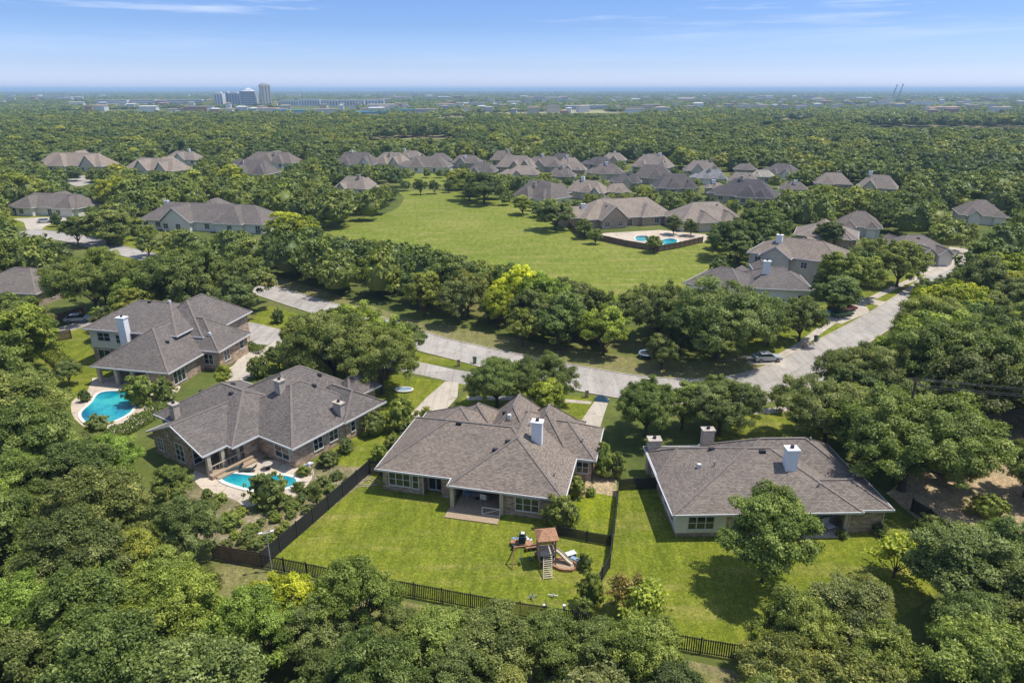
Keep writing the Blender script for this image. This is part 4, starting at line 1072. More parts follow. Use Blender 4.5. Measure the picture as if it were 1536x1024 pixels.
# ------------------------------------------------------------------ trees
def crown_mesh(name, seed, Rr, H, base, nleaf, ls, nlobe, sprig=7, mat='leaf', lobe_r=0.36, core=False, flat=1.0, spiky=0.5, cpl=8, crad=0.15):
    rg = np.random.default_rng(seed)
    hc = (H - base)
    zc = base + hc * 0.42
    C = []; Rl = []
    ga = 2.39996
    for i in range(nlobe):
        t = (i + 0.5) / nlobe
        dz = 1 - 1.38 * t                      # from top to a little under the middle
        rr = math.sqrt(max(0, 1 - dz * dz)) if dz > -1 else 0
        a = i * ga + rg.uniform(-0.3, 0.3)
        k = rg.uniform(0.60, 0.86)
        C.append((math.cos(a) * rr * Rr * k, math.sin(a) * rr * Rr * k, zc + dz * hc * 0.58 * k * flat))
        Rl.append(Rr * lobe_r * rg.uniform(0.72, 1.25))
    C = np.array(C); Rl = np.array(Rl)
    a_ = rg.uniform(0, 3.14); st = rg.uniform(1.05, 1.28); ca, sa = math.cos(a_), math.sin(a_)
    xr = C[:, 0] * ca + C[:, 1] * sa; yr = (-C[:, 0] * sa + C[:, 1] * ca) / st
    C[:, 0] = xr * ca - yr * sa; C[:, 1] = xr * sa + yr * ca
    C += rg.normal(size=C.shape) * Rr * np.array([0.07, 0.07, 0.05])
    kp_ = rg.random(nlobe) > 0.12; C = C[kp_]; Rl = Rl[kp_]; nlobe = len(C)
    nsp = nleaf // sprig
    ncl = nlobe * cpl
    lc = rg.choice(nlobe, ncl, p=Rl ** 2 / np.sum(Rl ** 2))
    cd = rg.normal(size=(ncl, 3)); cd[:, 2] += 0.35; cd /= np.linalg.norm(cd, axis=1)[:, None]
    CC = C[lc] + cd * (Rl[lc] * (0.62 + 0.46 * rg.random(ncl) ** 0.8))[:, None] * np.array([1, 1, 0.80])
    rc = Rr * crad * rg.uniform(0.6, 1.35, ncl)
    ci = rg.choice(ncl, nsp, p=rc ** 2 / np.sum(rc ** 2)); li = lc[ci]
    d = rg.normal(size=(nsp, 3)); d[:, 2] += 0.45
    d /= np.linalg.norm(d, axis=1)[:, None]
    P = CC[ci] + d * (rc[ci] * (0.35 + 0.7 * rg.random(nsp) ** 0.6))[:, None] * np.array([1, 1, 0.55])
    out = P - np.array([0, 0, zc - hc * 0.2]); out /= (np.linalg.norm(out, axis=1)[:, None] + 1e-6)
    dirn = d * 0.6 + cd[ci] * 0.5 + out * 0.3 + rg.normal(size=(nsp, 3)) * 0.3
    dirn /= np.linalg.norm(dirn, axis=1)[:, None]
    sl = ls * sprig * 0.30 * spiky * 2
    k = np.tile((np.arange(sprig) + 0.5) / sprig - 0.35, nsp)
    Pl = np.repeat(P, sprig, 0) + np.repeat(dirn, sprig, 0) * (k * sl)[:, None] + rg.normal(size=(nsp * sprig, 3)) * ls * 0.35
    N = np.repeat(d * 0.6 + out * 0.25 + cd[ci] * 0.2, sprig, 0) + rg.normal(size=(nsp * sprig, 3)) * 0.42
    N[:, 2] += 0.3
    N /= np.linalg.norm(N, axis=1)[:, None]
    A = rg.normal(size=(nsp * sprig, 3)) + np.repeat(dirn, sprig, 0) * 0.8
    A -= N * np.sum(A * N, 1)[:, None]; A /= np.linalg.norm(A, axis=1)[:, None]
    B = np.cross(N, A)
    n = nsp * sprig
    s1 = (ls * rg.uniform(0.7, 1.35, n))[:, None]
    w = s1 * 0.36
    bend = N * s1 * 0.12
    V = np.empty((n, 4, 3))
    V[:, 0] = Pl - A * s1 * 0.6 - bend; V[:, 1] = Pl - B * w + A * s1 * 0.05; V[:, 2] = Pl + A * s1 * 0.6 - bend; V[:, 3] = Pl + B * w + A * s1 * 0.05
    tint = 0.5 + 0.22 * rg.normal(size=n) + np.repeat(0.10 * rg.normal(size=nsp), sprig) + np.repeat((0.15 * rg.normal(size=ncl))[ci], sprig) + np.repeat((0.10 * rg.normal(size=nlobe))[li], sprig)
    tint = np.clip(tint, 0, 1)
    V = V.reshape(-1, 3)
    rr_ = np.percentile(np.hypot(V[:, 0], V[:, 1]), 96); kx = Rr / rr_
    zt = np.percentile(V[:, 2], 99.3); kz = H / zt
    S3 = np.array([kx, kx, kz]); V *= S3; C = C * S3
    Fv = np.arange(n * 4)
    nf = n
    loops = Fv; starts = np.arange(n) * 4; tot = np.full(n, 4)
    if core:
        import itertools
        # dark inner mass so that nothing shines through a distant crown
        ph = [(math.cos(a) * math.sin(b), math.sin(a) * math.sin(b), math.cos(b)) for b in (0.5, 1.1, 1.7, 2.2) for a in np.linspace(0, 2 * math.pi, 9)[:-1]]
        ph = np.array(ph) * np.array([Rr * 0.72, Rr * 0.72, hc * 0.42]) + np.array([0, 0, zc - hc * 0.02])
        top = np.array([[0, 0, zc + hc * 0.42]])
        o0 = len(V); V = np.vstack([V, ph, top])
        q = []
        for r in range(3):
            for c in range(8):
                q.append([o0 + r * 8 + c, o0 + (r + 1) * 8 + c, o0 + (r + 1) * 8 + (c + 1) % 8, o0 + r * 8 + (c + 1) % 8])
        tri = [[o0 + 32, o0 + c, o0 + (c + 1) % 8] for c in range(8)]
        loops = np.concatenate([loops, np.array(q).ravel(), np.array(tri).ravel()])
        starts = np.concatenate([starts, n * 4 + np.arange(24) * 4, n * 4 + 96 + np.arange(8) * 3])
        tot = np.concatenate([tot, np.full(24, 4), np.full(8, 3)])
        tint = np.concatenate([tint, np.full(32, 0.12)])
    me = bpy.data.meshes.new(name)
    me.vertices.add(len(V)); me.vertices.foreach_set('co', V.astype(np.float32).ravel())
    me.loops.add(len(loops)); me.loops.foreach_set('vertex_index', loops.astype(np.int32))
    me.polygons.add(len(starts)); me.polygons.foreach_set('loop_start', starts.astype(np.int32)); me.polygons.foreach_set('loop_total', tot.astype(np.int32))
    me.update(calc_edges=True)
    at = me.attributes.new('tint', 'FLOAT', 'FACE'); at.data.foreach_set('value', tint.astype(np.float32))
    me.materials.append(M[mat])
    return me, C

def trunk_mesh(name, seed, C, Rr, H, base, thick, nl=9):
    rnd = random.Random(seed); mb = MB()
    fork = base * 0.62
    mb.tube([(0, 0, -0.3), (0.03, 0, 0.3), (0.05, 0.05, fork * 0.6), (0, 0, fork + 0.1)], [thick * 1.5, thick * 1.05, thick * 0.9, thick * 0.85], 8)
    idx = list(range(len(C))); rnd.shuffle(idx)
    for i in idx[:nl]:
        c = C[i]; m = (c[0] * 0.42 + rnd.uniform(-.3, .3), c[1] * 0.42 + rnd.uniform(-.3, .3), fork + (c[2] - fork) * 0.55)
        q = (c[0] * 0.75, c[1] * 0.75, fork + (c[2] - fork) * 0.84)
        mb.tube([(0, 0, fork - 0.15), m, q, tuple(c)], [thick * 0.55, thick * 0.36, thick * 0.22, 0.03], 5)
        e = (c[0] * 0.9 + rnd.uniform(-1, 1) * Rr * 0.2, c[1] * 0.9 + rnd.uniform(-1, 1) * Rr * 0.2, c[2] - Rr * 0.05)
        mb.tube([m, ((m[0] + e[0]) / 2, (m[1] + e[1]) / 2, (m[2] + e[2]) / 2 + 0.2), e], [thick * 0.26, thick * 0.17, 0.02], 4)
    return mb.mesh(name, 'bark')

PRO = {}
def proto(key, seed, Rr, H, base, nleaf, ls, nlobe, thick, **kw):
    cm_, C = crown_mesh('crown', seed, Rr, H, base, nleaf, ls, nlobe, **kw)
    tm = trunk_mesh('trunk', seed, C, Rr, H, base, thick)
    PRO.setdefault(key, []).append((cm_, tm, Rr, H))
for s in range(6): proto('near', 10 + s, 4.0, 8.5 + 0.4 * s, 1.6, 76000, 0.155, 22 + 4 * s, 0.22, sprig=5, spiky=1.1, lobe_r=0.36 - 0.02 * s, cpl=11, crad=0.13)
for s in range(3): proto('oak', 30 + s, 8.0, 10.0, 3.3, 120000, 0.185, 44 + 8 * s, 0.42, sprig=5, spiky=0.8, lobe_r=0.24, flat=0.95, cpl=9, crad=0.095)
for s in range(5): proto('mid', 50 + s, 4.2, 9.0, 1.8, 26000, 0.25, 22 + 3 * s, 0.24, sprig=3, lobe_r=0.34, spiky=0.7, cpl=7, crad=0.16)
for s in range(2): proto('midoak', 60 + s, 7.0, 9.5, 2.8, 46000, 0.28, 40 + 4 * s, 0.36, sprig=3, lobe_r=0.25, cpl=7, crad=0.11)
for s in range(2): proto('yard', 70 + s, 4.8, 9.0, 2.9, 56000, 0.17, 32, 0.2, sprig=4, lobe_r=0.30, spiky=0.8, cpl=9, crad=0.13)
for s in range(2): proto('sapling', 80 + s, 1.7, 4.0, 1.2, 3500, 0.22, 14, 0.07, lobe_r=0.36, spiky=0.9)
FARP = [crown_mesh('far_crown', 90 + s, 4.6, 9.5, 1.0, 3200, 0.55, 13 + 2 * s, sprig=3, mat='leaf_far', core=True, lobe_r=0.40, spiky=0.2, cpl=6, crad=0.17)[0] for s in range(4)]
VFARP = [crown_mesh('very_far_crown', 100 + s, 5.2, 8.5, 0.3, 520, 1.5, 12, sprig=3, mat='leaf_far', core=True, lobe_r=0.42, spiky=0.2, cpl=3, crad=0.25)[0] for s in range(3)]
def bush_mesh(seed, n, ls, tight=0.96):
    return crown_mesh('foliage', seed, 1.0, 1.75, 0.0, n, ls, 18, sprig=3, lobe_r=0.52, spiky=0.12, cpl=7, crad=0.17, core=True)[0]
BUSH = [bush_mesh(120, 8200, 0.10), bush_mesh(121, 8200, 0.10)]
BUSH_S = [bush_mesh(123, 1800, 0.17), bush_mesh(124, 1800, 0.17)]

trees = []
def put_tree(x, y, key, Rr, H, tint, label, group=None, cat='tree', name='tree', vi=None, rz=None):
    P = PRO[key]; cm_, tm, r0, h0 = P[(vi if vi is not None else len(trees)) % len(P)]
    root = empty(name, (x, y, 0), rz if rz is not None else random.uniform(0, 6.28), label, cat, group)
    root.scale = (Rr / r0, Rr / r0 * random.uniform(0.94, 1.06), H / h0)
    c = bpy.data.objects.new('crown', cm_); COL.objects.link(c); c.parent = root; c.color = (*tint, 1)
    t = bpy.data.objects.new('trunk', tm); COL.objects.link(t); t.parent = root
    trees.append((x, y, Rr, H))
    return root
def bush(u, v, r, label, hh=1.0, tint=(1, 1, 1), group=None, name='shrub', cat='shrub', z=0):
    x, y = g(u, v)
    o = bpy.data.objects.new(name, (BUSH if y < 90 else BUSH_S)[len(trees) % 2]); COL.objects.link(o)
    o.location = (x, y, z - 0.05); o.scale = (r, r, r * hh); o.rotation_euler = (0, 0, random.uniform(0, 6)); o.color = (*tint, 1)
    trees.append((x, y, r, r * 1.7 * hh))
    return tag(o, label, cat, group)

G0 = (1, 1, 1); DK = (0.74, 0.79, 0.74); GY = (0.98, 0.96, 1.02); YE = (1.75, 1.6, 0.6); LT = (1.22, 1.22, 0.9); OL = (1.02, 1.04, 0.85); BL = (0.88, 1.0, 1.12)
BIG = [
 (538, 960, 'near', 3.5, 6.9, (0.8, 0.9, 0.75), 'dark green tree pushing over the black picket fence, left of the fence middle'),
 (405, 930, 'mid', 1.9, 4.2, (2.2, 1.9, 0.5), 'small bright yellow tree behind the near fence, left one of two'),
 (443, 934, 'mid', 2.1, 4.4, (2.1, 1.85, 0.5), 'small bright yellow tree behind the near fence, right one of two'),
 (592, 990, 'near', 2.4, 4.6, G0, 'green tree just right of the dark one that overlaps the near fence'),
 (655, 1022, 'near', 3.0, 5.8, LT, 'light green tree below the brown gap at the near fence'),
 (740, 1026, 'near', 3.2, 6.2, G0, 'round green tree below the middle of the near picket fence'),
 (820, 1024, 'near', 3.0, 5.6, DK, 'dark tree touching the near fence below the sprinklers'),
 (890, 1026, 'near', 2.8, 5.2, G0, 'green tree below the corner where the two lawns meet'),
 (960, 1040, 'near', 3.2, 6.4, LT, 'light tree under the near fence of the right yard'),
 (470, 1000, 'near', 3.0, 5.2, G0, 'green tree below the two bright yellow ones'),
 (1143, 872, 'yard', 4.5, 8.7, (1.12, 1.18, 0.85), 'round green lone tree standing in the lawn before the right house'),
 (503, 574, 'oak', 7.4, 11.2, GY, 'wide spreading dark limbed oak between the dark roofed house and the street'),
 (574, 590, 'oak', 6.2, 9.4, GY, 'oak reaching over the lawn with the little pool, right of the wide spreading oak'),
 (745, 610, 'oak', 6.8, 9.0, DK, 'dense oak behind the centre house, nearer its left gables'),
 (812, 608, 'oak', 6.6, 8.8, DK, 'dense oak behind the centre house by the short concrete drive'),
 (968, 654, 'oak', 6.4, 9.6, DK, 'oak over the gap between the centre and right houses'),
 (1078, 652, 'oak', 6.6, 9.3, GY, 'oak with bare pale limbs behind the left half of the right house'),
 (1075, 537, 'oak', 9.2, 12.8, G0, 'massive domed oak with several stems inside the bend of the street'),
 (985, 512, 'midoak', 6.0, 10.5, GY, 'grey green oak just left of the massive domed oak in the bend'),
 (1198, 512, 'midoak', 5.6, 10.0, GY, 'small headed street oak on the lawn below the white chimney house'),
 (1270, 445, 'midoak', 6.4, 9.4, LT, 'light green street tree casting shade on the drive of the two storey house'),
 (1345, 430, 'midoak', 6.0, 10.0, G0, 'street oak on the verge below the arched window house'),
 (1300, 418, 'midoak', 5.4, 9.5, G0, 'tree in front of the arched window house, left of the street oak'),
 (148, 470, 'oak', 8.4, 12.5, OL, 'wide oak with a dark trunk behind the wooden fence at left'),
 (285, 466, 'oak', 8.6, 12.4, OL, 'largest oak between the street and the white chimney house at left'),
 (368, 462, 'midoak', 6.6, 10.2, G0, 'oak at the roadside right of the largest left oak'),
 (24, 505, 'midoak', 6.0, 7.5, DK, 'dark oak under the brown roof at the left edge'),
 (1352, 735, 'oak', 10.2, 12.6, (0.82, 0.90, 0.92), 'huge grey green oak right of the right house'),
 (1235, 668, 'oak', 6.4, 8.4, GY, 'oak behind the right house on the side of the brown dirt'),
 (1292, 612, 'oak', 8.4, 11.2, GY, 'broad oak hiding the street corner at right'),
 (1440, 615, 'oak', 8.6, 12.5, DK, 'broad dark oak under the power lines at right'),
 (1395, 545, 'oak', 8.0, 12.0, GY, 'grey oak below the yellow green crowns at right'),
 (1530, 590, 'oak', 8.5, 12.5, DK, 'dark oak cut by the right edge above the dirt ground'),
 (1535, 745, 'oak', 5.0, 8.5, G0, 'oak cut by the right edge beside the dirt ground'),
 (1215, 540, 'mid', 3.5, 6.0, GY, None),
 (1390, 470, 'midoak', 6.0, 9.5, DK, 'dark roadside tree by the bright gap of the right street'),
 (1420, 505, 'midoak', 7.0, 10.5, YE, 'yellow green tree standing out among the right hand oaks'),
 (1505, 450, 'midoak', 6.5, 10.0, YE, 'yellow green crown near the right edge above the dark oaks'),
 (631, 292, 'mid', 4.4, 8.5, DK, 'lone round tree at the head of the meadow, leftmost of three'),
 (652, 291, 'mid', 3.8, 7.5, DK, 'round tree at the head of the meadow, middle of three'),
 (673, 289, 'mid', 3.2, 6.5, DK, 'smallest round tree at the head of the meadow'),
 (726, 306, 'mid', 7.6, 11.5, DK, 'tall dark tree casting shade on the top of the meadow'),
 (704, 301, 'mid', 6.0, 11, OL, 'olive tree left of the tall dark tree at the top of the meadow'),
 (784, 322, 'mid', 4.0, 6.5, LT, 'light green tree before the cream gable house'),
 (833, 345, 'mid', 6.4, 9.5, GY, 'broad grey green tree at the corner of the dark meadow fence'),
 (876, 358, 'mid', 3.8, 7.5, DK, 'dark tree inside the meadow fence left of the small pools'),
 (893, 366, 'mid', 3.6, 5.8, G0, 'round low tree outside the meadow fence left of the pools'),
 (980, 379, 'mid', 3.8, 6.2, G0, 'round tree at the point of the meadow fence between the two small pools'),
 (1010, 352, 'mid', 4.2, 7.6, DK, 'dark tree behind the two small pools, left one'),
 (1036, 354, 'mid', 3.8, 6.8, DK, 'dark tree behind the two small pools, right one'),
 (1095, 388, 'midoak', 7.0, 10, DK, 'large dark tree right of the meadow fence'),
 (1140, 372, 'midoak', 7.0, 10.5, DK, 'dark spreading tree behind the two storey house'),
 (1106, 397, 'mid', 4.2, 6.2, G0, 'bushy tree at the right tip of the meadow'),
 (1240, 372, 'mid', 4.0, 7.5, DK, 'small dark tree beside the two storey house, street side'),
 (118, 367, 'mid', 6.0, 10.5, DK, 'forked dark tree beside the turning drive at far left'),
 (162, 368, 'mid', 6.5, 10.0, G0, 'broad tree with a pale forked trunk on the island of the far left street'),
 (224, 385, 'mid', 5.5, 8.0, G0, 'tree before the very long grey house'),
 (105, 578, 'yard', 3.2, 5.2, G0, 'small tree on the lawn left of the big turquoise pool'),
 (964, 938, 'sapling', 1.9, 4.2, (1.7, 1.6, 0.8), 'yellow green sapling by the back fence of the right yard'),
 (940, 925, 'sapling', 1.7, 4.0, (1.3, 0.85, 0.75), 'thin brownish sapling left of the yellow green one'),
 (1340, 866, 'sapling', 2.6, 4.4, YE, 'bright yellow green sapling at the right end of the right lawn'),
 (1165, 616, 'sapling', 2.2, 4.2, GY, 'small street tree by the pale walk below the road junction'),
 (912, 605, 'sapling', 0.4, 0.9, G0, None),
 (476, 762, 'sapling', 1.2, 4.2, GY, 'slim tree beside the dark side fence near the kidney pool'),
 (858, 786, 'sapling', 1.3, 3.2, DK, 'slim young tree at the right corner of the centre house'),
 (775, 478, 'mid', 4.6, 10.6, (2.1, 1.9, 0.6), 'bright yellow green tree in the belt along the meadow, centre'),
 (748, 492, 'mid', 2.6, 7.6, (2.0, 1.8, 0.6), 'lower bright yellow tree at the foot of the belt by the street'),
 (905, 532, 'mid', 4.4, 8.5, (1.4, 1.4, 0.8), 'light green tree at the street side of the belt, near the ring on the grass'),
 (1300, 440, 'mid', 2.4, 5.0, LT, None),
 (178, 318, 'midoak', 7.0, 12.5, (1.7, 1.5, 0.7), 'yellow topped big tree behind the far left street'),
 (440, 372, 'mid', 6.0, 10.0, (1.6, 1.5, 0.7), 'yellow green tree at the left end of the meadow'),
 (350, 285, 'mid', 6.0, 11.0, (1.8, 1.6, 0.7), 'bright yellow green crown upper left of the meadow'),
]
CS = []
CSF = [(0, 0, 0.97), (-0.8, 0, 0.7), (0.8, 0, 0.7), (0, -0.7, 0.5)]
for zz, rr_ in ((0.97, 0.25), (0.88, 0.62), (0.7, 0.9), (0.5, 1.0), (0.34, 0.85)):
    for k_ in range(8): CS.append((rr_ * math.cos(k_ * 0.785), rr_ * math.sin(k_ * 0.785), zz))
def blocked(x, y, Rr, H, limit=0, ground_only=False):
    c = 0
    for (a, b, z) in (CS if y < 300 else CSF):
        q = px(x + a * Rr, y + b * Rr, z * H)
        for (P, xa, xb, ya, yb, yl) in KB.get((int(q[0] // 16), int(q[1] // 16)), ()):
            if ground_only and yl < 1e8: continue
            if xa <= q[0] <= xb and ya <= q[1] <= yb and y < yl and inpoly(q[0], q[1], P):
                c += 1
                if c > limit: return True
                break
    return False
for (u, v, key, rr, hh, tn, lb) in BIG:
    if lb is None: continue
    x, y = g(u, v); k_ = 1.0
    while k_ > 0.66 and v < 900 and 'lawn before' not in lb and blocked(x, y, rr * k_, hh * (0.3 + 0.7 * k_), 2, True): k_ -= 0.05
    if k_ < 0.99: print('fit', round(k_, 2), lb)
    put_tree(x, y, key, rr * k_, hh * (0.3 + 0.7 * k_), tn, lb)

SHR = [
 (405, 757, 2.25, 'round clipped dark shrub in front of the kidney pool', 1.0, G0), (493, 697, 1.75, 'round clipped shrub at the right corner of the pool house wall', 1.1, DK),
 (563, 652, 1.7, 'round shrub by the brick wall beside the iron garden ring', 1.1, G0), (603, 645, 1.9, 'tall leafy shrub right of the round wall shrub, beside the drive', 1.4, LT),
 (519, 678, 1.1, 'low shrub against the brick side wall', 1.0, G0), (456, 712, 1.2, 'loose shrub under the side window of the pool house', 1.1, LT),
 (418, 484, 1.35, 'small round shrub standing alone on the verge', 1.3, DK), (212, 606, 2.2, 'large round shrub touching the edge of the big pool', 1.1, LT),
 (246, 602, 1.7, 'round shrub right of the large pool shrub', 1.25, G0), (148, 650, 1.6, 'bushy shrub at the near edge of the big pool', 0.9, G0),
 (128, 602, 0.8, 'clipped shrub on the left terrace of the big pool', 1.4, DK), (841, 792, 1.75, 'round shrub at the right front corner of the centre house', 1.2, G0),
 (877, 852, 0.75, 'tiny cup shaped bush on the lawn near the play tower', 1.25, DK), (862, 744, 1.1, 'leafy shrub by the side wall of the centre house', 1.3, G0),
 (905, 712, 1.5, 'tall shrub in the brown bed beside the centre house', 1.6, LT), (925, 716, 0.9, 'narrow shrub beside the fence corner', 2.0, G0),
 (886, 742, 0.7, 'low green shrub in the brown bed', 0.8, LT), (885, 906, 1.1, 'tall shrub against the side fence of the right yard', 1.7, LT),
 (893, 890, 0.7, 'thin shrub behind the tall fence shrub', 1.6, LT), (876, 925, 0.9, 'shrub at the meeting of the two back fences', 1.2, LT),
 (380, 800, 1.1, 'shrub inside the corner of the dark fence', 0.9, G0), (345, 790, 1.6, 'wide shrub in the dry garden', 0.8, LT), (415, 782, 1.0, 'green shrub along the fence, lower garden', 1.0, LT),
 (437, 775, 0.9, 'green shrub along the fence, between two others', 1.0, G0), (452, 752, 1.0, 'green shrub along the fence, middle garden', 1.0, DK), (388, 765, 0.6, 'small round shrub left of the large clipped one', 1.0, G0),
 (448, 735, 1.1, 'low round shrub at the right end of the kidney pool', 0.8, DK), (485, 728, 1.2, 'grey green shrub between pool and fence', 1.0, GY), (505, 718, 1.1, 'shrub near the top of the side fence', 1.0, G0),
 (330, 752, 1.1, 'low shrub at the left edge of the patio', 0.7, LT), (312, 745, 1.0, 'dark shrub at the patio corner', 0.9, DK), (362, 772, 0.9, 'small shrub below the patio', 0.8, LT), (370, 812, 1.3, 'shrub in the shady end of the dry garden', 0.9, G0),
 (420, 800, 0.8, 'small shrub at the foot of the side fence', 0.9, LT), (300, 688, 0.8, 'shrub under the gable windows', 1.0, G0), (345, 690, 0.9, 'shrub under the bay window', 0.7, LT),
 (1262, 806, 0.6, 'potted looking small shrub at the right porch end', 1.0, G0), (1392, 800, 1.3, 'shrub near the iron fence by the dirt', 0.9, G0), (1480, 775, 1.8, 'light shrub at the edge of the dirt ground', 0.8, LT), (1318, 800, 0.9, 'dark shrub at the right end of the right house', 0.8, DK),
 (86, 340, 1.8, 'small dark clipped bush on the far left lawn', 1.6, DK), (175, 368, 3.0, 'dark round bush on the far left street island', 0.8, DK), (262, 560, 1.2, 'low shrub at the right wing of the white chimney house', 0.8, G0),
 (390, 566, 1.7, 'shrub between the two left houses at the concrete drive', 1.2, G0), (640, 628, 1.0, 'small shrub beside the long drive', 1.0, LT), (615, 662, 1.5, 'shrub at the left back corner of the centre house', 1.2, G0),
 (590, 680, 1.3, 'shrub near the left wall of the centre house', 1.2, G0), (570, 690, 1.0, 'shrub tucked behind the dark side fence', 1.2, LT),
]
for (u, v, r, lb, hh, tn) in SHR:
    if 295 < u < 515 and 680 < v < 830 and 'clipped dark' not in lb: r *= 0.72; hh = min(hh, 0.8)
    bush(u, v, r, lb, hh, tn)

rg_ = random.Random(19)
for (u, v) in [(322, 762), (338, 776), (356, 788), (352, 806), (374, 796), (392, 786), (402, 812), (384, 822), (362, 826), (428, 790), (440, 764), (462, 768), (474, 748), (496, 738), (520, 722), (466, 740), (410, 774), (342, 820)]:
    bush(u, v, rg_.uniform(0.45, 0.85), 'small low shrub in the dry garden between the kidney pool and the dark fence', 0.75, rg_.choice([LT, G0, GY]), 'low shrubs in the dry garden')
# hedge between the big pool and the next house
def hedge(P, w, h, label, n=900):
    pts = [g(*p) for p in P]; rg = np.random.default_rng(8)
    L = [math.hypot(pts[i + 1][0] - pts[i][0], pts[i + 1][1] - pts[i][1]) for i in range(len(pts) - 1)]
    cx, cy = pts[0]
    mb = MB(); vs = []; 
    tot = sum(L); n = int(tot * w * 90)
    V = []; tint = []
    for i in range(n):
        s = rg.random() * tot; k = 0
        while s > L[k]: s -= L[k]; k += 1
        t = s / L[k]; a = pts[k]; b = pts[k + 1]; dx, dy = (b[0] - a[0]) / L[k], (b[1] - a[1]) / L[k]
        side = rg.random()
        o = rg.uniform(-w / 2, w / 2); z = h
        if side < 0.5: o = (w / 2) * (1 if side < 0.25 else -1); z = rg.uniform(0.05, h)
        c = np.array([a[0] + (b[0] - a[0]) * t - dy * o - cx, a[1] + (b[1] - a[1]) * t + dx * o - cy, z * (0.85 + 0.15 * math.sin(s * 1.7 + k))]) + rg.normal(size=3) * 0.1
        A = rg.normal(size=3); A /= np.linalg.norm(A); B = np.cross(A, rg.normal(size=3)); B /= np.linalg.norm(B)
        q = 0.17
        vs = [c - A * q, c - B * q * 0.6, c + A * q, c + B * q * 0.6]
        mb.add([tuple(x) for x in vs], [(0, 1, 2, 3)], [[(0, 0)] * 4]); tint.append(min(1, max(0, rg.normal(0.45, 0.2))))
    me = mb.mesh('hedge', 'leaf'); at = me.attributes.new('tint', 'FLOAT', 'FACE'); at.data.foreach_set('value', np.array(tint, dtype=np.float32))
    o = bpy.data.objects.new('hedge', me); COL.objects.link(o); o.location = (cx, cy, 0)
    return tag(o, label, 'hedge')
hedge([(168, 660), (205, 640), (250, 612)], 2.0, 1.3, 'long dark hedge between the big pool and the stone chimney house')
hedge([(370, 522), (395, 530)], 1.2, 1.2, 'short clipped hedge by the concrete drive of the white chimney house')
hedge([(110, 560), (60, 520)], 2.2, 1.2, 'loose hedge along the left lawn of the big pool')

# ---- scattered woodland
CAMP = 24
def onhouse(x, y, m):
    for (ox, oy, r, u0, u1, w0, w1) in FOOT:
        dx, dy = x - ox, y - oy
        if abs(dx) + abs(dy) > 90: continue
        u = dx * math.cos(r) + dy * math.sin(r); v = -dx * math.sin(r) + dy * math.cos(r)
        if u0 - m < u < u1 + m and w0 - m < v < w1 + m: return True
    return False
def near_tree(x, y, rr, k=0.62):
    for (a, b, r, h) in GRID.get((int(x // 25), int(y // 25)), ()):
        if (a - x) ** 2 + (b - y) ** 2 < ((r + rr) * k) ** 2: return True
    return False
GRID = {}
def addgrid(t):
    for i in (-1, 0, 1):
        for j in (-1, 0, 1): GRID.setdefault((int(t[0] // 25) + i, int(t[1] // 25) + j), []).append(t)
for t in trees: addgrid(t)
rnd = random.Random(77)
def cand(y0, y1, sp):
    out = []; y = y0
    while y < y1:
        half = y * 0.80 + 14
        x = -half + rnd.random() * sp
        while x < half:
            out.append((x + rnd.uniform(-.42, .42) * sp, y + rnd.uniform(-.42, .42) * sp)); x += sp
        y += sp
    return out
C1 = cand(25, 60, 5.0) + cand(60, 170, 5.6) + cand(170, 260, 7.6) + cand(260, 460, 9.0)
rnd.shuffle(C1); C1.sort(key=lambda p: -1 if p[1] > 1e9 else 0)
ind = []
for (x, y) in C1:
    H = rnd.uniform(7.2, 10.5) if y < 60 else rnd.uniform(7.5, 11.5)
    Rr = H * rnd.uniform(0.40, 0.52)
    if y > 170: Rr = rnd.uniform(4.0, 7.2); H = rnd.uniform(7.5, 9.5) + Rr * 0.4
    if y > 260: Rr *= 1.15
    if onhouse(x, y, 1.2 + Rr * 0.5): continue
    for k in (1.0, 0.78, 0.58, 0.42):
        if y < 230 and onroad(x, y, Rr * k): continue
        if near_tree(x, y, Rr * k, 0.60 if y < 170 else 0.66): continue
        if not blocked(x, y, Rr * k, H * k):
            if k < 0.5 and rnd.random() < 0.3: break
            ind.append((x, y, Rr * k, H * k)); addgrid((x, y, Rr * k, H * k)); break
ind.sort(key=lambda t: t[1])
NIND = 300 - len([b for b in BIG if b[6]])
def region(q, y):
    u, v = q
    if y < 62:
        if v > 1000 or (v > 830 and 330 < u < 1130): return ('in the thick woodland edge along the bottom of the picture', 'trees along the bottom edge') if 330 < u < 1130 else (('in the lower left woodland', 'lower left woodland trees') if u <= 330 else ('in the lower right woodland', 'lower right woodland trees'))
        if u < 400: return ('in the left woodland below the pools', 'left woodland trees')
        if u > 1100: return ('in the woodland right of the right yard', 'right woodland trees')
        return ('beside the fenced yards', 'trees by the fenced yards')
    if u < 330 and y < 120: return ('in the woodland left of the big turquoise pool', 'trees by the left pool')
    if u > 1150 and y < 125: return ('among the oaks at the right, under the power lines', 'right hand oaks')
    if 380 < u < 1180 and y < 190: return ('in the thick belt between the street and the meadow', 'belt trees between street and meadow')
    if u <= 420: return ('among the houses left of the meadow', 'trees among the left houses')
    if u >= 1100: return ('among the houses along the right street', 'trees among the right houses')
    return ('around the far end of the meadow', 'trees round the meadow head')
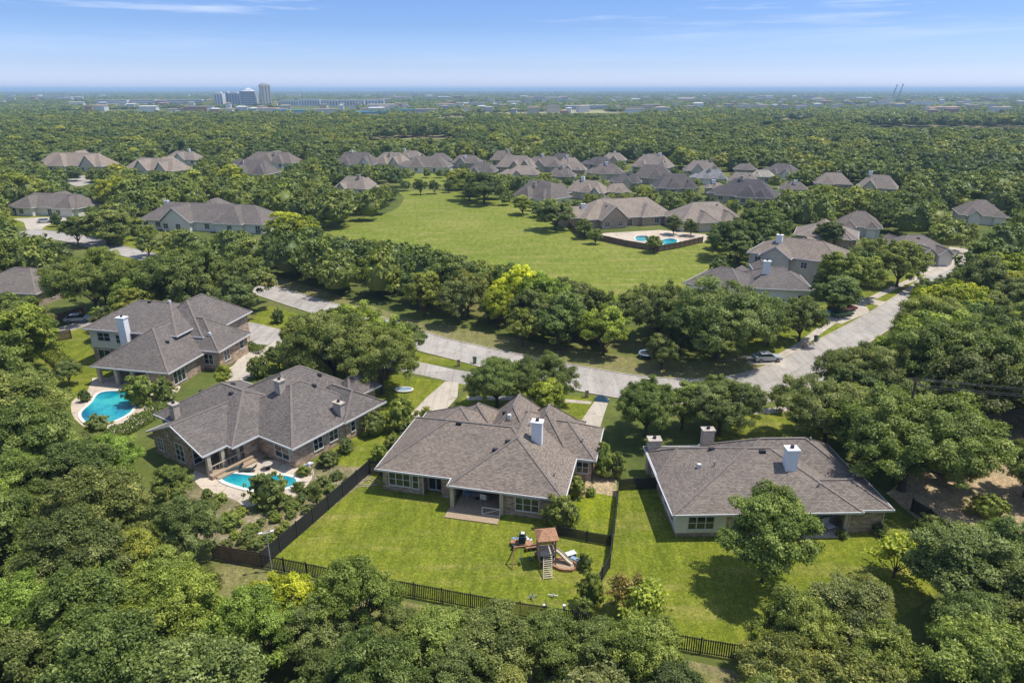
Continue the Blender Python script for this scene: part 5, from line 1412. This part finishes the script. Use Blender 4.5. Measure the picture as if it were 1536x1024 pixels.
for i, (x, y, Rr, H) in enumerate(ind[:NIND]):
    q = px(x, y, H * 0.8)
    key = 'near' if y < 78 else 'mid'
    r = rnd.random()
    yel = 0.05
    if 800 < q[1] < 960 and 330 < q[0] < 600: yel = 0.6
    if 330 < q[0] < 1000 and q[1] > 900: yel = 0.22
    if q[0] > 1180 and q[1] < 520: yel = 0.2
    if r < yel: tn, tw = ((1.36, 1.30, 0.68), 'yellow green')
    elif r < yel + 0.25: tn, tw = (LT, 'light green')
    elif r < yel + 0.5: tn, tw = (GY, 'grey green')
    elif r < yel + 0.72: tn, tw = (DK, 'dark green')
    else: tn, tw = (G0, 'mid green')
    sz = 'tall' if H > 9.3 else ('low' if H < 5.2 else 'medium')
    where, grp = region(q, y)
    put_tree(x, y, key, Rr, H, tuple(c * rnd.uniform(0.92, 1.08) for c in tn), f'{sz} {tw} tree {where}', f'{sz} {tw} {grp}', vi=rnd.randrange(8))

# ---- stuff: distant woodland, one object with instances
def woodland(name, pts, protos, label):
    me = bpy.data.meshes.new(name + '_points'); me.from_pydata([(p[0], p[1], 0) for p in pts], [], [])
    a = me.attributes.new('sc', 'FLOAT_VECTOR', 'POINT'); a.data.foreach_set('vector', np.array([(p[2], p[2], p[3]) for p in pts], dtype=np.float32).ravel())
    a = me.attributes.new('rz', 'FLOAT_VECTOR', 'POINT'); a.data.foreach_set('vector', np.array([(0, 0, rnd.uniform(0, 6.28)) for p in pts], dtype=np.float32).ravel())
    o = bpy.data.objects.new(name, me); COL.objects.link(o)
    pc = bpy.data.collections.new(name + '_kinds')
    for i, m in enumerate(protos):
        q = bpy.data.objects.new('kind_of_crown', m); pc.objects.link(q)
    ng = bpy.data.node_groups.new(name, 'GeometryNodeTree')
    ng.interface.new_socket('Geometry', in_out='INPUT', socket_type='NodeSocketGeometry')
    ng.interface.new_socket('Geometry', in_out='OUTPUT', socket_type='NodeSocketGeometry')
    gi = ng.nodes.new('NodeGroupInput'); go = ng.nodes.new('NodeGroupOutput')
    ip = ng.nodes.new('GeometryNodeInstanceOnPoints'); ci = ng.nodes.new('GeometryNodeCollectionInfo')
    ci.inputs[0].default_value = pc; ci.inputs['Separate Children'].default_value = True; ci.inputs['Reset Children'].default_value = True
    ip.inputs['Pick Instance'].default_value = True
    ri = ng.nodes.new('FunctionNodeRandomValue'); ri.data_type = 'INT'
    ri.inputs[4].default_value = 0; ri.inputs[5].default_value = len(protos) - 1
    n1 = ng.nodes.new('GeometryNodeInputNamedAttribute'); n1.data_type = 'FLOAT_VECTOR'; n1.inputs[0].default_value = 'sc'
    n2 = ng.nodes.new('GeometryNodeInputNamedAttribute'); n2.data_type = 'FLOAT_VECTOR'; n2.inputs[0].default_value = 'rz'
    L = ng.links.new
    L(gi.outputs[0], ip.inputs['Points']); L(ci.outputs[0], ip.inputs['Instance']); L(ri.outputs[2], ip.inputs['Instance Index'])
    L(n1.outputs[0], ip.inputs['Scale']); L(n2.outputs[0], ip.inputs['Rotation'])
    L(ip.outputs[0], go.inputs[0])
    md = o.modifiers.new('scatter', 'NODES'); md.node_group = ng
    return tag(o, label, 'woodland', kind='stuff')
rest = [(x, y, Rr / 4.6, H / 9.5) for (x, y, Rr, H) in ind[NIND:]]
for (x, y) in cand(460, 950, 11.5):
    Rr = rnd.uniform(4.8, 9.6); H = rnd.uniform(7.0, 9.5) + Rr * 0.45
    if onhouse(x, y, 3) or blocked(x, y, Rr, H): continue
    rest.append((x, y, Rr / 4.6, H / 9.5))
woodland('distant_woodland', rest, FARP, 'dense green tree canopy spreading behind the houses to the middle distance')
def hsh(x, y):
    return 0.5 + 0.25 * (math.sin(x * 0.004 + 1.3 * math.sin(y * 0.0017)) + math.sin(y * 0.0045 + 2.1 * math.sin(x * 0.0021)))
TOWN = []
vf = []
for (y0, y1, sp, sc) in ((950, 1500, 15, 1.7), (1500, 2600, 24, 2.1), (2600, 5000, 46, 3.0), (5000, 11000, 110, 5.5), (11000, 24000, 300, 12)):
    for (x, y) in cand(y0, y1, sp):
        q = px(x, y, 8)
        if y < 2600 and hsh(x, y) < 0.20: continue
        s = sc * rnd.uniform(0.7, 1.25)
        if blocked(x, y, 5.2 * s, 9 if y < 1250 else 6.5): continue
        vf.append((x, y, s, rnd.uniform(0.75, 1.25) if y < 1250 else rnd.uniform(0.5, 0.85) * (1 + 0.0001 * y)))
woodland('horizon_woodland', vf, VFARP, 'hazy blue green woods running out to the horizon')
print('individual', min(NIND, len(ind)), 'of', len(ind), 'rest', len(rest), 'vfar', len(vf))
#--PART3--

# ------------------------------------------------------------------ fences
def fence(P, h, style, label, mat='metal_dark', step=2.4, world=False):
    pts = P if world else [g(*p) for p in P]
    t = empty('fence', (*pts[0], 0), 0, label, 'fence')
    ox, oy = pts[0]; L = [(p[0] - ox, p[1] - oy) for p in pts]
    pk = MB(); rl = MB(); pm = None
    m0 = MB(); m0.box(-0.06, -0.06, 0, 0.06, 0.06, h + 0.12); pmesh = m0.mesh('post', mat)
    np_ = 0
    for i in range(len(L) - 1):
        a = Vector((*L[i], 0)); b = Vector((*L[i + 1], 0)); d = (b - a); ln = d.length; d.normalize()
        n = max(1, round(ln / step))
        for k in range(n + (1 if i == len(L) - 2 else 0)):
            q = a + d * (ln * k / n)
            o = bpy.data.objects.new('post', pmesh); COL.objects.link(o); o.parent = t; o.location = q; np_ += 1
        up = Vector((0, 0, 1))
        if style == 'picket':
            for z in (0.18, h - 0.12): rl.bar(a + up * z, b + up * z, 0.05, 0.06)
            k = int(ln / 0.17)
            for j in range(k + 1):
                q = a + d * (ln * j / max(1, k)); pk.bar(q + up * 0.06, q + up * h, 0.02, 0.10, up=tuple(d))
        elif style == 'mesh':
            for z in (0.08, h - 0.04, h * 0.5): rl.bar(a + up * z, b + up * z, 0.05, 0.05)
            k = int(ln / 0.10)
            for j in range(k + 1):
                q = a + d * (ln * j / max(1, k)); pk.bar(q + up * 0.05, q + up * h, 0.02, 0.08, up=tuple(d))
            for j in range(7):
                z = 0.2 + j * (h - 0.3) / 7; pk.bar(a + up * z, b + up * z, 0.02, 0.07)
        else:
            for z in (0.3, h - 0.3): rl.bar(a + up * z, b + up * z, 0.05, 0.09)
            k = int(ln / 0.16); r_ = random.Random(i)
            for j in range(k + 1):
                q = a + d * (ln * j / max(1, k)) + Vector((-d.y, d.x, 0)) * 0.04
                pk.bar(q + up * 0.03, q + up * (h + r_.uniform(-0.03, 0.03)), 0.025, 0.145, up=tuple(d))
    pk.obj({'picket': 'pickets', 'mesh': 'mesh_panel', 'board': 'boards'}[style], mat, t); rl.obj('rail', mat, t)
    return t
fence([(394, 851), (495, 872), (581, 888), (706, 912), (780, 925), (858, 937)], 1.55, 'picket', 'black picket fence along the near edge of the centre lawn')
fence([(858, 937), (975, 966), (1050, 980), (1110, 990), (1190, 1004)], 1.55, 'picket', 'black picket fence along the near edge of the right yard')
fence([(394, 851), (470, 785), (555, 710)], 1.8, 'mesh', 'dark mesh fence between the kidney pool garden and the centre lawn')
fence([(555, 710), (573, 713)], 1.8, 'mesh', 'short dark fence return at the left corner of the centre house')
fence([(866, 934), (890, 893), (914, 852), (921, 800), (928, 736)], 1.5, 'mesh', 'dark side fence between the centre lawn and the right yard')
fence([(836, 803), (880, 812), (915, 818)], 1.2, 'mesh', 'low dark fence closing the side strip of thick grass')
fence([(928, 736), (955, 734), (984, 733)], 1.5, 'mesh', 'dark fence joining the side fence to the right house')
fence([(320, 838), (345, 843), (394, 851)], 1.7, 'board', 'brown board fence at the lower end of the dry garden', 'wood_fence')
fence([(1366, 766), (1392, 782), (1425, 812)], 1.5, 'mesh', 'dark iron fence by the brown dirt ground at right')
fence([(60, 496), (84, 486), (128, 472)], 1.8, 'board', 'brown board fence beside the back drive at left', 'wood_fence')
fence([(70, 514), (108, 508)], 1.8, 'board', 'brown board fence under the trees left of the white chimney house', 'wood_fence')
fence([(904, 362), (940, 370), (988, 378), (1020, 372), (1054, 364)], 1.8, 'board', 'dark weathered board fence round the two small pools by the meadow', 'wood_fence')
fence([(852, 340), (868, 356), (904, 362)], 1.8, 'board', 'dark board fence on the meadow side of the big tan house', 'wood_fence')

# ------------------------------------------------------------------ play tower
px0 = g(820, 846)
t = empty('play_tower', (*px0, 0), R(8), 'wooden play tower with orange roof and slatted ramp on the centre lawn', 'play set'); t.scale = (0.88, 0.88, 0.88)
for sx in (-1, 1):
    for sy in (-1, 1):
        mb = MB(); mb.bar((0.85 * sx, 0.8 * sy + 0.4, 0), (0.85 * sx, 0.8 * sy + 0.4, 3.6), 0.13); mb.obj('post', 'wood_red', t)
mb = MB(); mb.add([(-1.15, -0.75, 3.5), (1.15, -0.75, 3.5), (1.15, 1.55, 3.5), (-1.15, 1.55, 3.5), (-0.5, 0.4, 4.15), (0.5, 0.4, 4.15), (-1.15, -0.75, 3.42), (1.15, -0.75, 3.42), (1.15, 1.55, 3.42), (-1.15, 1.55, 3.42)],
       [(0, 1, 5, 4), (2, 3, 4, 5), (3, 0, 4), (1, 2, 5), (9, 8, 7, 6), (0, 6, 7, 1), (1, 7, 8, 2), (2, 8, 9, 3), (3, 9, 6, 0)])
mb.obj('roof', 'wood_red', t)
mb = MB(); mb.box(-0.9, -0.45, 1.45, 0.9, 1.25, 1.55); mb.box(-0.9, -0.45, 0.7, 0.9, 1.25, 0.76); mb.obj('platform', 'wood_pale', t)
mb = MB()
for z in (1.75, 1.95, 2.15, 2.35): mb.bar((-0.85, 1.2, z), (0.85, 1.2, z), 0.04, 0.14); mb.bar((0.86, -0.4, z), (0.86, 1.2, z), 0.04, 0.14)
mb.bar((-0.85, -0.4, 2.2), (-0.3, -0.4, 2.2), 0.05, 0.1); mb.obj('guard_rail', 'wood_red', t)
mb = MB(); mb.box(-0.75, -0.3, 0.78, 0.75, 1.1, 1.4); mb.obj('inner_box', 'canvas_dark', t)
rp = MB()
for x in (-0.45, 0.45): rp.bar((x - 0.35, -2.4, 0.05), (x, -0.45, 1.45), 0.07, 0.1)
for i in range(11):
    k = (i + 0.5) / 11; rp.bar((-0.8 + 0.35 * k, -2.4 + 1.95 * k, 0.09 + 1.4 * k), (0.1 + 0.35 * k, -2.4 + 1.95 * k, 0.09 + 1.4 * k), 0.1, 0.04)
rp.obj('ramp', 'wood_pale', t)
mb = MB(); mb.bar((-0.85, 0.4, 2.3), (-3.5, 0.6, 2.1), 0.13); mb.obj('swing_beam', 'wood_red', t)
for sy in (-1, 1):
    mb = MB(); mb.bar((-3.4, 0.6, 2.15), (-3.8, 0.6 + sy * 1.0, 0), 0.1); mb.obj('leg', 'wood_red', t)
for x in (-1.7, -2.7):
    mb = MB(); mb.bar((x, 0.3, 2.15), (x, 0.25, 0.55), 0.03); mb.bar((x, 0.75, 2.15), (x, 0.7, 0.55), 0.03); o = mb.obj('swing', 'metal_grey', t)
    mb = MB(); mb.box(x - 0.14, 0.15, 0.5, x + 0.14, 0.8, 0.56); mb.obj('seat', 'canvas_dark', o)
sl_ = MB()
S_ = [(0.9, 0.5, 1.5), (1.5, 0.2, 1.1), (2.1, -0.2, 0.5), (2.6, -0.6, 0.22)]
for i in range(3):
    a, b = S_[i], S_[i + 1]; sl_.bar(a, b, 0.55, 0.04)
    sl_.bar((a[0] - 0.12, a[1] - 0.26, a[2] + 0.1), (b[0] - 0.12, b[1] - 0.26, b[2] + 0.1), 0.04, 0.2); sl_.bar((a[0] + 0.12, a[1] + 0.26, a[2] + 0.1), (b[0] + 0.12, b[1] + 0.26, b[2] + 0.1), 0.04, 0.2)
sl_.obj('slide', 'wood_pale', t)
mb = MB(); mb.bar((0.9, 1.1, 0.1), (1.15, 1.5, 3.3), 0.08); mb.bar((0.95, 0.7, 0.1), (1.1, 1.0, 3.2), 0.08); mb.obj('climbing_pole', 'metal_grey', t)
x, y = g(846, 848)
t = empty('sandbox', (x, y, 0), R(-20), 'low orange wooden sandbox right of the play tower', 'sandbox')
mb = MB()
N_ = 8
for i in range(N_):
    a = 2 * math.pi * i / N_; b = 2 * math.pi * (i + 1) / N_
    mb.bar((1.25 * math.cos(a), 0.85 * math.sin(a), 0.14), (1.25 * math.cos(b), 0.85 * math.sin(b), 0.14), 0.2, 0.28)
mb.obj('frame', 'wood_red', t)
mb = MB(); mb.prism([(1.15 * math.cos(2 * math.pi * i / N_), 0.78 * math.sin(2 * math.pi * i / N_)) for i in range(N_)], 0.0, 0.14); mb.obj('sand', 'deck', t)
def slab_toy(u, v, label, cat, name, segs, mat, rot=0):
    x, y = g(u, v); t = empty(name, (x, y, 0), R(rot), label, cat)
    for nm_, m_, B in segs:
        mb = MB()
        for b in B:
            if len(b) == 6: mb.box(*b)
            else: mb.bar(b[0], b[1], b[2])
        mb.obj(nm_, m_ or mat, t)
    return t
slab_toy(856, 836, 'white and orange toy table leaning right of the sandbox', 'toy', 'toy_table', [('top', 'trim', [(-0.5, -0.3, 0.5, 0.5, 0.3, 0.56)]), ('leg', 'wood_red', [(-0.45, -0.25, 0, -0.38, 0.25, 0.5)]), ('leg', 'wood_red', [(0.38, -0.25, 0, 0.45, 0.25, 0.5)])], 'trim', 25)
slab_toy(862, 842, 'blue grey toy wagon beside the sandbox', 'toy', 'toy_wagon', [('tub', 'blue_plastic', [(-0.4, -0.22, 0.15, 0.4, 0.22, 0.4)]), ('handle', 'metal_grey', [((0.4, 0, 0.25), (0.95, 0, 0.6), 0.04)]), ('wheel', 'canvas_dark', [(-0.35, -0.28, 0, -0.15, -0.23, 0.2)]), ('wheel', 'canvas_dark', [(0.15, -0.28, 0, 0.35, -0.23, 0.2)])], 'trim', -35)
slab_toy(783, 818, 'dark covered grill on a low wooden bench left of the play tower', 'grill', 'covered_grill', [('bench', 'wood_red', [(-1.1, -0.35, 0.35, 1.1, 0.35, 0.45), (-1.0, -0.3, 0, -0.9, 0.3, 0.35), (0.9, -0.3, 0, 1.0, 0.3, 0.35)]), ('cover', 'canvas_dark', [(-0.3, -0.3, 0.45, 0.35, 0.3, 1.2), (-0.22, -0.22, 1.2, 0.27, 0.22, 1.45)]), ('lid', 'trim', [(-0.1, -0.18, 1.45, 0.25, 0.18, 1.52)])], 'trim', -10)
slab_toy(800, 824, 'wooden picnic bench close to the left leg of the play tower', 'bench', 'picnic_bench', [('seat', 'wood_red', [(-0.8, -0.25, 0.4, 0.8, 0.25, 0.47)]), ('leg', 'wood_red', [(-0.7, -0.2, 0, -0.6, 0.2, 0.4)]), ('leg', 'wood_red', [(0.6, -0.2, 0, 0.7, 0.2, 0.4)])], 'trim', 15)
slab_toy(798, 898, 'small green sprinkler cross on the near lawn', 'sprinkler', 'sprinkler', [('arm', 'metal_grey', [((-0.5, 0, 0.25), (0.5, 0.1, 0.25), 0.06), ((0, -0.4, 0.25), (0, 0.4, 0.25), 0.05)]), ('stake', 'metal_dark', [((0, 0, 0), (0, 0, 0.7), 0.06)])], 'trim', 15)
slab_toy(829, 896, 'white sprinkler near the back fence of the centre lawn', 'sprinkler', 'sprinkler', [('arm', 'trim', [((-0.45, 0, 0.2), (0.45, 0.15, 0.22), 0.08)]), ('stake', 'trim', [((0, 0, 0), (0.1, 0, 0.45), 0.07)])], 'trim', -20)
slab_toy(846, 918, 'small white blue lawn ornament at the back fence, right one', 'ornament', 'garden_ornament', [('body', 'blue_plastic', [(-0.1, -0.1, 0, 0.1, 0.1, 0.55)]), ('head', 'trim', [(-0.12, -0.12, 0.55, 0.12, 0.12, 0.8)])], 'trim', 0)
slab_toy(816, 914, 'small white lawn ornament at the back fence, left one', 'ornament', 'garden_ornament', [('body', 'metal_grey', [(-0.08, -0.08, 0, 0.08, 0.08, 0.35)]), ('head', 'trim', [(-0.1, -0.1, 0.35, 0.1, 0.1, 0.55)])], 'trim', 0)
def hose(u, v, label, s=1.0):
    x, y = g(u, v); P = []
    for i in range(26):
        a = i * 0.55; r = (0.35 + 0.035 * i) * s; P.append((r * math.cos(a) * 1.4, r * math.sin(a) * 0.8, 0.06 + 0.02 * math.sin(i)))
    mb = MB(); mb.tube(P, 0.045, 5); o = mb.obj('garden_hose', 'wood_pale', None); o.location = (x, y, 0); tag(o, label, 'hose')
hose(547, 724, 'pale coiled hose lying by the fence corner at the left of the centre house')
# garden lamp
x, y = g(408, 857)
t = empty('garden_lamp', (x, y, 0), R(20), 'slim grey lamp post with twin heads at the near left fence corner', 'lamp post')
mb = MB(); mb.tube([(0, 0, 0), (0, 0, 4.3)], 0.06, 8); mb.obj('pole', 'metal_grey', t)
for sx in (-1, 1):
    mb = MB(); mb.bar((0, 0, 4.25), (0.5 * sx, 0, 4.35), 0.06); mb.box(0.5 * sx - 0.16, -0.12, 4.28, 0.5 * sx + 0.16, 0.12, 4.4); mb.obj('lamp_head', 'trim', t)
# garden umbrella folded by the kidney pool
x, y = g(470, 722)
t = empty('parasol', (x, y, 0), R(20), 'white tilted garden parasol between the kidney pool and the fence', 'parasol')
mb = MB(); mb.tube([(0, 0, 0), (0, 0, 2.3)], 0.035, 6); mb.obj('pole', 'metal_grey', t)
mb = MB(); mb.tube([(-0.9, 0.3, 2.0), (-0.2, 0, 2.35), (0.3, -0.1, 2.45)], [0.03, 0.28, 0.05], 7); mb.obj('canopy', 'trim', t)
for (u, v, rz, lb) in ((352, 706, 30, 'dark lounger on the patio above the kidney pool, left one'), (372, 707, 10, 'dark lounger on the patio above the kidney pool, right one')):
    x, y = g(u, v); t = empty('sun_lounger', (x, y, 0), R(rz), lb, 'lounger')
    mb = MB(); mb.box(-0.95, -0.3, 0.28, 0.5, 0.3, 0.36); mb.obj('seat', 'canvas_dark', t)
    mb = MB(); mb.bar((0.5, 0, 0.32), (1.05, 0, 0.72), 0.6, 0.07); mb.obj('backrest', 'canvas_dark', t)
    for sx in (-0.85, 0.45):
        mb = MB(); mb.box(sx - 0.03, -0.28, 0, sx + 0.03, 0.28, 0.28); mb.obj('leg', 'metal_grey', t)
patio_table((*g(402, 703), 0.018), 'small round garden table on the patio above the kidney pool', 'stone')
patio_table((*g(300, 690), 0.0), 'dark round table under the gable windows of the pool house', 'metal_dark', 0.8)
# trampoline ring and kiddie pool
x, y = g(970, 536)
t = empty('trampoline', (x, y, 0), 0, 'round trampoline with a pale blue rim on the verge inside the street bend', 'trampoline')
mb = MB(); mb.tube([(1.3 * math.cos(a), 1.3 * math.sin(a), 0.8) for a in np.linspace(0, 2 * math.pi, 25)], 0.14, 6); mb.obj('rim', 'blue_plastic', t)
mb = MB(); mb.tube([(0, 0, 0.76), (0, 0, 0.8)], 1.2, 24); mb.obj('mat', 'metal_dark', t)
for a in range(4):
    mb = MB(); c_, s_ = math.cos(a * 1.57 + 0.5), math.sin(a * 1.57 + 0.5); mb.bar((1.3 * c_, 1.3 * s_, 0), (1.3 * c_, 1.3 * s_, 0.8), 0.07); mb.obj('leg', 'metal_grey', t)
x, y = g(606, 586)
t = empty('kiddie_pool', (x, y, 0), 0, 'small oval blue paddling pool in the shade by the long drive', 'paddling pool')
mb = MB(); mb.tube([(1.3 * math.cos(a), 0.8 * math.sin(a), 0.22) for a in np.linspace(0, 2 * math.pi, 25)], 0.16, 6); mb.obj('rim', 'coping', t)
mb = MB(); mb.prism([(1.2 * math.cos(a), 0.7 * math.sin(a)) for a in np.linspace(0, 2 * math.pi, 21)[:-1]], 0.0, 0.2); mb.obj('water', 'blue_plastic', t)
x, y = g(902, 601)
t = empty('drive_ramp', (x, y, 0), R(-15), 'dark blue tarp covered heap where the short drive meets the street', 'tarp heap')
mb = MB(); mb.add([(-1.1, -0.5, 0), (1.1, -0.5, 0), (1.1, 0.6, 0), (-1.1, 0.6, 0), (-0.3, 0.1, 0.9), (0.3, 0.1, 0.9)], [(0, 1, 5, 4), (2, 3, 4, 5), (3, 0, 4), (1, 2, 5)]); mb.obj('tarp', 'tarp', t)

# ------------------------------------------------------------------ cars
def paint(name, c):
    m, nt, n, l = nm(name); p = principled(nt, c, 0.25, 0.5); p.inputs['Coat Weight'].default_value = 0.6; return m
PAINTS = {'white': (0.75, 0.75, 0.75), 'black': (0.02, 0.02, 0.025), 'silver': (0.45, 0.46, 0.48), 'maroon': (0.22, 0.03, 0.03), 'teal': (0.12, 0.34, 0.38), 'green': (0.04, 0.14, 0.06), 'blue': (0.05, 0.09, 0.22), 'red': (0.4, 0.05, 0.03)}
for k in PAINTS: M['paint_' + k] = paint(k + '_car_paint', PAINTS[k])
def car(x, y, rz, col, label, z=0.03, group=None):
    t = empty('parked_car', (x, y, z), rz, label, 'car', group)
    prof = [(-2.25, 0.35), (2.2, 0.35), (2.28, 0.62), (2.2, 0.78), (1.15, 0.92), (-1.75, 0.98), (-2.25, 0.9)]
    mb = MB(); n = len(prof)
    W = 0.9
    vs = [(p[0], -W, p[1]) for p in prof] + [(p[0], W, p[1]) for p in prof]
    mb.add(vs, [tuple(range(n)), tuple(range(2 * n - 1, n - 1, -1))] + [(i, n + i, n + (i + 1) % n, (i + 1) % n) for i in range(n)])
    roof = [(-1.3, -0.66, 1.42), (0.35, -0.66, 1.42), (0.35, 0.66, 1.42), (-1.3, 0.66, 1.42)]
    r2 = [(p[0], p[1], 1.47) for p in roof]
    mb.add(roof + r2, [(3, 2, 1, 0), (4, 5, 6, 7), (0, 1, 5, 4), (1, 2, 6, 5), (2, 3, 7, 6), (3, 0, 4, 7)])
    mb.obj('body', 'paint_' + col, t)
    mb = MB(); lo = [(-1.85, -0.82, 0.93), (1.1, -0.82, 0.9), (1.1, 0.82, 0.9), (-1.85, 0.82, 0.93)]
    mb.add(lo + roof, [(0, 1, 5, 4), (1, 2, 6, 5), (2, 3, 7, 6), (3, 0, 4, 7)]); mb.obj('windscreen', 'glass', t)
    for (wx, wy) in ((-1.4, -0.88), (1.4, -0.88), (-1.4, 0.88), (1.4, 0.88)):
        mb = MB(); mb.tube([(wx, wy - 0.1, 0.33), (wx, wy + 0.1, 0.33)], 0.33, 12); o = mb.obj('wheel', 'canvas_dark', t)
        mb = MB(); mb.tube([(wx, wy - 0.112, 0.33), (wx, wy + 0.112, 0.33)], 0.18, 8); mb.obj('rim', 'metal_grey', o)
    for sy in (-0.65, 0.65):
        mb = MB(); mb.box(2.2, sy - 0.16, 0.62, 2.295, sy + 0.16, 0.74); mb.obj('headlight', 'trim', t)
    return t
for (u, v, rz, c_, lb) in ((322, 478, -15, 'black', 'black car parked under the oaks behind the white chimney house'), (338, 480, -20, 'blue', 'dark blue car right of the black one under the oaks'),
    (118, 482, 15, 'silver', 'silver car on the back drive beside the board fence'), (68, 334, 10, 'white', 'white car on the pale drive of the white walled house'),
    (1250, 470, 30, 'teal', 'teal car on the drive by the right street'), (1268, 466, 20, 'maroon', 'maroon car at the street end of the same drive as the teal car'), (1262, 474, 20, 'green', 'dark green car in front of the maroon one'),
    (1150, 541, 5, 'silver', 'silver car half under the massive oak by the sidewalk'),
    (1168, 458, 15, 'white', 'white car beside the pale walled house with the white chimney'), (400, 428, -25, 'red', 'red car under the belt trees at the left bend of the street'),
    (1365, 385, 30, 'white', 'white car under the trees of the arched window house')):
    x, y = g(u, v); car(x, y, R(rz), c_, lb)

# ------------------------------------------------------------------ power lines
def pole(x, y, label):
    t = empty('power_pole', (x, y, 0), R(95), label, 'power pole')
    mb = MB(); mb.tube([(0, 0, 0), (0, 0, 12.6)], [0.17, 0.11], 8); mb.obj('pole', 'bark', t)
    mb = MB(); mb.bar((-1.1, 0, 12.4), (1.1, 0, 12.4), 0.12); mb.obj('crossarm', 'bark', t)
P0 = (43.5, 67.5); P1 = (98.0, 61.0)
pole(*P0, 'wooden power pole rising among the right hand oaks')
pole(*P1, 'wooden power pole beyond the right edge carrying the lines')
for k, (o_, z) in enumerate(((-1.0, 12.5), (0.0, 12.7), (1.0, 12.5), (0.0, 11.9))):
    P = []
    for i in range(17):
        s_ = i / 16; P.append((P0[0] + (P1[0] - P0[0]) * s_ , P0[1] + (P1[1] - P0[1]) * s_ + o_, z - 0.9 * 4 * s_ * (1 - s_)))
    mb = MB(); mb.tube(P, 0.030, 5); o = mb.obj('power_line', 'metal_dark', None)
    tag(o, ['power line nearest the camera over the right hand oaks', 'middle upper power line over the right hand oaks', 'farthest upper power line over the right hand oaks', 'lowest power line slung under the others at right'][k], 'power line', 'power lines')

# ------------------------------------------------------------------ haze
hm, nt, n, l = nm('haze_air')
pv = n('ShaderNodeVolumePrincipled'); pv.inputs['Color'].default_value = (0.48, 0.67, 0.98, 1); pv.inputs['Density'].default_value = 1.35e-4; pv.inputs['Anisotropy'].default_value = 0.0
o = n('ShaderNodeOutputMaterial'); l(pv.outputs[0], o.inputs['Volume'])
mb = MB(); mb.box(-27000, -400, -1, 27000, 33000, 68)
h_ = mb.obj('haze', hm); tag(h_, 'pale blue haze over the plain', kind='stuff')

# ------------------------------------------------------------------ kerbside things
def mailbox(u, v, rz, label):
    x, y = g(u, v); t = empty('mailbox', (x, y, 0), R(rz), label, 'mailbox')
    mb = MB(); mb.box(-0.22, -0.22, 0, 0.22, 0.22, 1.15); mb.obj('pillar', 'brick', t)
    mb = MB(); mb.box(-0.26, -0.26, 1.15, 0.26, 0.26, 1.25); mb.obj('cap', 'stone', t)
    mb = MB(); mb.box(-0.1, -0.25, 0.85, 0.1, -0.225, 1.05); mb.obj('door', 'metal_dark', t)
mailbox(688, 549, 10, 'brick mailbox pillar on the grass strip between the two roads')
mailbox(880, 596, 5, 'brick mailbox pillar beside the short drive of the centre house')
mailbox(1206, 522, 30, 'brick mailbox pillar on the lawn edge of the right street')
mailbox(1146, 607, 0, 'brick mailbox pillar by the walk below the road junction')
def wheelie(u, v, rz, label):
    x, y = g(u, v); t = empty('wheeled_bin', (x, y, 0.03), R(rz), label, 'bin')
    mb = MB(); mb.add([(-0.24, -0.26, 0.08), (0.24, -0.26, 0.08), (0.24, 0.26, 0.08), (-0.24, 0.26, 0.08), (-0.3, -0.34, 1.0), (0.3, -0.34, 1.0), (0.3, 0.34, 1.0), (-0.3, 0.34, 1.0)], [(0, 3, 2, 1), (4, 5, 6, 7), (0, 1, 5, 4), (1, 2, 6, 5), (2, 3, 7, 6), (3, 0, 4, 7)]); mb.obj('body', 'paint_green', t)
    mb = MB(); mb.box(-0.32, -0.38, 1.005, 0.32, 0.36, 1.07); mb.obj('lid', 'canvas_dark', t)
wheelie(1224, 512, 30, 'dark green wheeled bin at the kerb of the right street')
wheelie(712, 545, 10, 'green wheeled bin beside the grass strip mailbox')
for (u, v, r_, lb, m_) in ((773, 812, 30, 'blue plastic ride on toy left of the covered grill', 'blue_plastic'), (792, 812, -20, 'pale ride on toy between the grill and the play tower', 'trim'), (772, 822, 60, 'dark toy cart at the left end of the play area', 'canvas_dark'), (808, 834, 10, 'orange toy cart at the foot of the swing beam', 'wood_red')):
    slab_toy(u, v, lb, 'toy', 'ride_on_toy', [('body', m_, [(-0.4, -0.16, 0.14, 0.4, 0.16, 0.34), (-0.35, -0.14, 0.34, -0.1, 0.14, 0.52)]), ('handlebar', 'metal_dark', [((0.25, -0.2, 0.62), (0.25, 0.2, 0.62), 0.04), ((0.25, 0, 0.3), (0.25, 0, 0.62), 0.04)]), ('wheel', 'canvas_dark', [(-0.35, -0.2, 0, -0.15, -0.16, 0.2)]), ('wheel', 'canvas_dark', [(0.15, 0.16, 0, 0.35, 0.2, 0.2)])], m_, r_)
